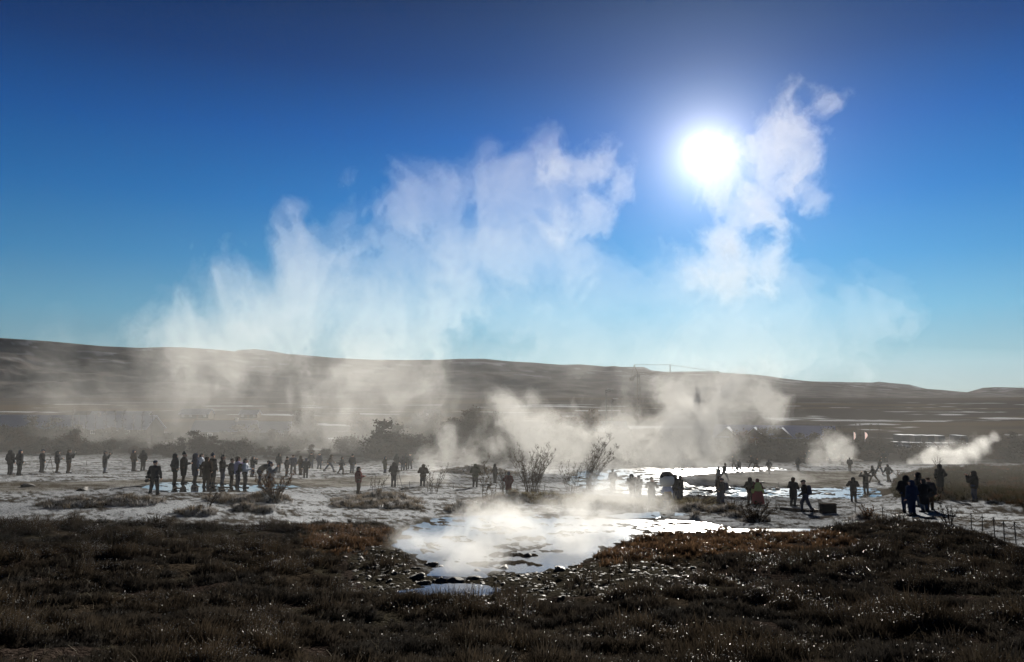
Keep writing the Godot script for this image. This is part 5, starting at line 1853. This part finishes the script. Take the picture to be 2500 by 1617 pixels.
func make_vehicles() -> void:
	var names := ["leftmost coach of the parked row", "second coach of the parked row", "third coach of the parked row", "fourth coach of the parked row", "rightmost coach of the parked row"]
	var q := [2194, 2222, 2253, 2279, 2333]
	for k in 5:
		vehicle("coach", q[k], 222, Vector3(1.9, 2.7, 5.5), true, [Color(0.1, 0.1, 0.11), Color(0.25, 0.25, 0.26), Color(0.06, 0.06, 0.07), Color(0.3, 0.3, 0.3), Color(0.12, 0.12, 0.14)][k], names[k], "parked coaches")
	var cars := [2180, 2203, 2222, 2240, 2262, 2283, 2302, 2321]
	var words := ["first", "second", "third", "fourth", "fifth", "sixth", "seventh", "eighth"]
	for k in cars.size():
		vehicle("car", cars[k], 204, Vector3(1.75, 1.5, 4.3), false, [Color(0.05, 0.05, 0.06), Color(0.4, 0.4, 0.41), Color(0.12, 0.13, 0.15), Color(0.03, 0.03, 0.04), Color(0.3, 0.31, 0.33), Color(0.08, 0.03, 0.03), Color(0.42, 0.42, 0.42), Color(0.06, 0.07, 0.09)][k], "%s car from the left in front of the coaches" % words[k], "parked cars")

func rope_fence(posts: Array, sag: float, label: String, thick := 0.018) -> void:
	var feet := []
	var tops := []
	for p in posts:
		var g := Vector3(p[0], ground_height(p[0], p[1]), p[1])
		feet.append(g)
		tops.append(g + Vector3(rng.randf_range(-0.03, 0.03), p[2], rng.randf_range(-0.02, 0.02)))
	var root := base("rope_fence", feet[0])
	var o := root.position
	for k in posts.size():
		var b := MB.new()
		b.tube([feet[k] - o - Vector3(0, 0.15, 0), tops[k] - o], [thick, thick * 0.85], 6)
		b.ball(tops[k] - o, Vector3.ONE * thick * 1.5, 4, 6)
		put("post", b.done(), mat(0.03, 0.028, 0.026, 0.6, 0.3), root)
	for k in posts.size() - 1:
		var pts := []
		var rad := []
		for s in 11:
			var t := s / 10.0
			pts.append(tops[k].lerp(tops[k + 1], t) - o - Vector3(0, 0.02 + sag * 4.0 * t * (1.0 - t), 0))
			rad.append(thick * 0.55)
		var b := MB.new()
		b.tube(pts, rad, 5)
		put("rope", b.done(), mat(0.06, 0.055, 0.05, 0.8), root)
	tag(root, label, "fence")

func fence_posts(list: Array) -> Array:
	var out := []
	for q in list:
		var g := ground_at(q[0], q[1])
		out.append([g.x, g.z, q[2]])
	return out

func make_fences() -> void:
	rope_fence(fence_posts([[1895, 1247, 0.45], [1999, 1246, 0.5], [2088, 1264, 0.6], [2156, 1271, 0.55], [2230, 1278, 0.4], [2323, 1279, 0.5], [2372, 1289, 0.6], [2399, 1303, 0.65], [2430, 1313, 0.65], [2453, 1323, 0.65], [2482, 1333, 0.7], [2530, 1345, 0.7], [2600, 1365, 0.7]]), 0.2, "low rope fence on thin posts along the right-hand path")
	rope_fence(fence_posts([[905, 1192, 0.45], [1000, 1192, 0.45], [1107, 1195, 0.5], [1190, 1197, 0.45], [1262, 1198, 0.45], [1330, 1199, 0.45]]), 0.06, "low rope on short posts behind the photographers on the mound", 0.02)
	rope_fence(fence_posts([[60, 1138, 0.5], [210, 1136, 0.5], [340, 1134, 0.5], [470, 1132, 0.5], [600, 1132, 0.5], [720, 1131, 0.5], [840, 1130, 0.5], [960, 1129, 0.5]]), 0.06, "long rope before the misty far row on the left", 0.024)
	rope_fence(fence_posts([[1740, 1150, 0.6], [1830, 1160, 0.6], [1935, 1176, 0.6], [1901, 1192, 0.6]]), 0.15, "thin rope around the brown sinter flat", 0.02)

func make_box() -> void:
	var g := ground_at(2022, 1255)
	var root := base("wooden_box", Vector3(g.x, ground_height(g.x, g.z) - 0.05, g.z), deg_to_rad(-6))
	var w := 0.74
	var wood := mat(0.028, 0.022, 0.018, 0.8)
	for k in 4:
		var b := MB.new()
		b.box(Vector3(0, 0.07 + k * 0.115, 0), Vector3(w, 0.108, 0.42), Basis.IDENTITY, 0.99)
		put("plank", b.done(), wood, root)
	var b := MB.new()
	b.box(Vector3(0, 0.5, 0), Vector3(w + 0.06, 0.04, 0.5))
	put("lid", b.done(), mat(0.035, 0.03, 0.027, 0.8), root)
	tag(root, "dark wooden box standing by the rope fence", "box")
	var a := ground_at(1905, 1248)
	var c := ground_at(2003, 1253)
	var mid := (a + c) * 0.5
	var edge := base("timber_edging", Vector3(mid.x, ground_height(mid.x, mid.z), mid.z), -atan2(c.z - a.z, c.x - a.x))
	var l := Vector2(c.x - a.x, c.z - a.z).length()
	for k in 3:
		b = MB.new()
		b.box(Vector3((k - 1) * l / 3.0, 0.06, 0), Vector3(l / 3.0 - 0.03, 0.16, 0.14))
		put("timber", b.done(), wood, edge)
	tag(edge, "low dark timber edging left of the wooden box", "edging")

func make_built() -> void:
	make_houses()
	make_crane()
	lamp_post(1479, 172, 952, "tall lamp post with a flat double arm above the steam")
	lamp_post(1493, 205, 975, "second lamp arm lower down right of the tall lamp post")
	make_flags()
	make_vehicles()
	make_fences()
	make_box()

func sky_color(e: float, gamma: float) -> Color:
	var stops := [[-2.0, lin(176, 190, 184)], [0.0, lin(168, 186, 182)], [2.5, lin(150, 193, 204)], [5.5, lin(120, 188, 222)], [9.0, lin(76, 160, 220)], [13.0, lin(42, 130, 208)], [17.5, lin(22, 100, 184)], [22.0, lin(18, 70, 138)], [28.0, lin(20, 46, 88)], [40.0, lin(22, 40, 76)], [90.0, lin(20, 36, 66)]]
	var c: Color = stops[-1][1]
	for k in stops.size() - 1:
		if e < stops[k + 1][0]:
			var t := clampf((e - stops[k][0]) / (stops[k + 1][0] - stops[k][0]), 0.0, 1.0)
			c = (stops[k][1] as Color).lerp(stops[k + 1][1], t)
			break
	# the sky is brightest on the sun's side
	c *= 0.5 + 0.54 * exp(-pow(gamma / 34.0, 2.0))
	c += Color(1.0, 0.98, 0.94) * (2.0 * exp(-gamma / 1.3) + 0.42 * exp(-gamma / 3.4)) + Color(0.5, 0.78, 1.0) * (0.16 * exp(-gamma / 8.0))
	return c * (1.0 / EXPOSURE)

func make_sky() -> Sky:
	var w := 1024
	var h := 512
	var im := Image.create_empty(w, h, false, Image.FORMAT_RGBF)
	for y in h:
		var e := (0.5 - (y + 0.5) / h) * PI
		var ce := cos(e)
		var se := sin(e)
		var ed := rad_to_deg(e)
		for x in w:
			var a := (x + 0.5) / w * TAU
			var d := Vector3(sin(a) * ce, se, -cos(a) * ce)
			im.set_pixel(x, y, sky_color(ed, rad_to_deg(acos(clampf(d.dot(sun_dir), -1.0, 1.0)))))
	var pm := PanoramaSkyMaterial.new()
	pm.panorama = ImageTexture.create_from_image(im)
	var s := Sky.new()
	s.sky_material = pm
	return s

func _ready() -> void:
	rng.seed = 7
	var cam := Camera3D.new()
	cam.name = "camera"
	add_child(cam)
	cam.position = EYE
	cam.rotation_degrees.x = PITCH
	cam.fov = 2.0 * rad_to_deg(atan(808.5 / FOCAL))
	cam.near = 0.1
	cam.far = 40000.0
	cam.current = true
	sun_dir = (ahead(1725, 378, 100) - EYE).normalized()
	var env := Environment.new()
	env.background_mode = Environment.BG_SKY
	env.sky = make_sky()
	env.tonemap_mode = Environment.TONE_MAPPER_LINEAR
	env.tonemap_exposure = EXPOSURE
	env.sdfgi_enabled = true
	env.ssao_enabled = true
	env.ssil_enabled = true
	env.volumetric_fog_enabled = true
	env.volumetric_fog_density = 0.0000035
	env.volumetric_fog_anisotropy = 0.35
	env.volumetric_fog_albedo = Color(0.86, 0.9, 0.96)
	var we := WorldEnvironment.new()
	we.name = "world_environment"
	we.environment = env
	add_child(we)
	var sun := DirectionalLight3D.new()
	sun.name = "sun"
	sun.light_energy = 1.6
	sun.light_color = Color(1.0, 0.97, 0.92)
	sun.light_angular_distance = 0.53
	sun.shadow_enabled = true
	add_child(sun)
	sun.look_at_from_position(sun_dir * 100.0, Vector3.ZERO)
	setup_noise()
	make_zones()
	make_ground()
	all_water()
	make_hills()
	make_built()
	make_trees()
	make_rocks()
	make_heath()
	make_stalks()
	make_frost_tufts()
	make_shrubs()
	make_people()
	make_steam()
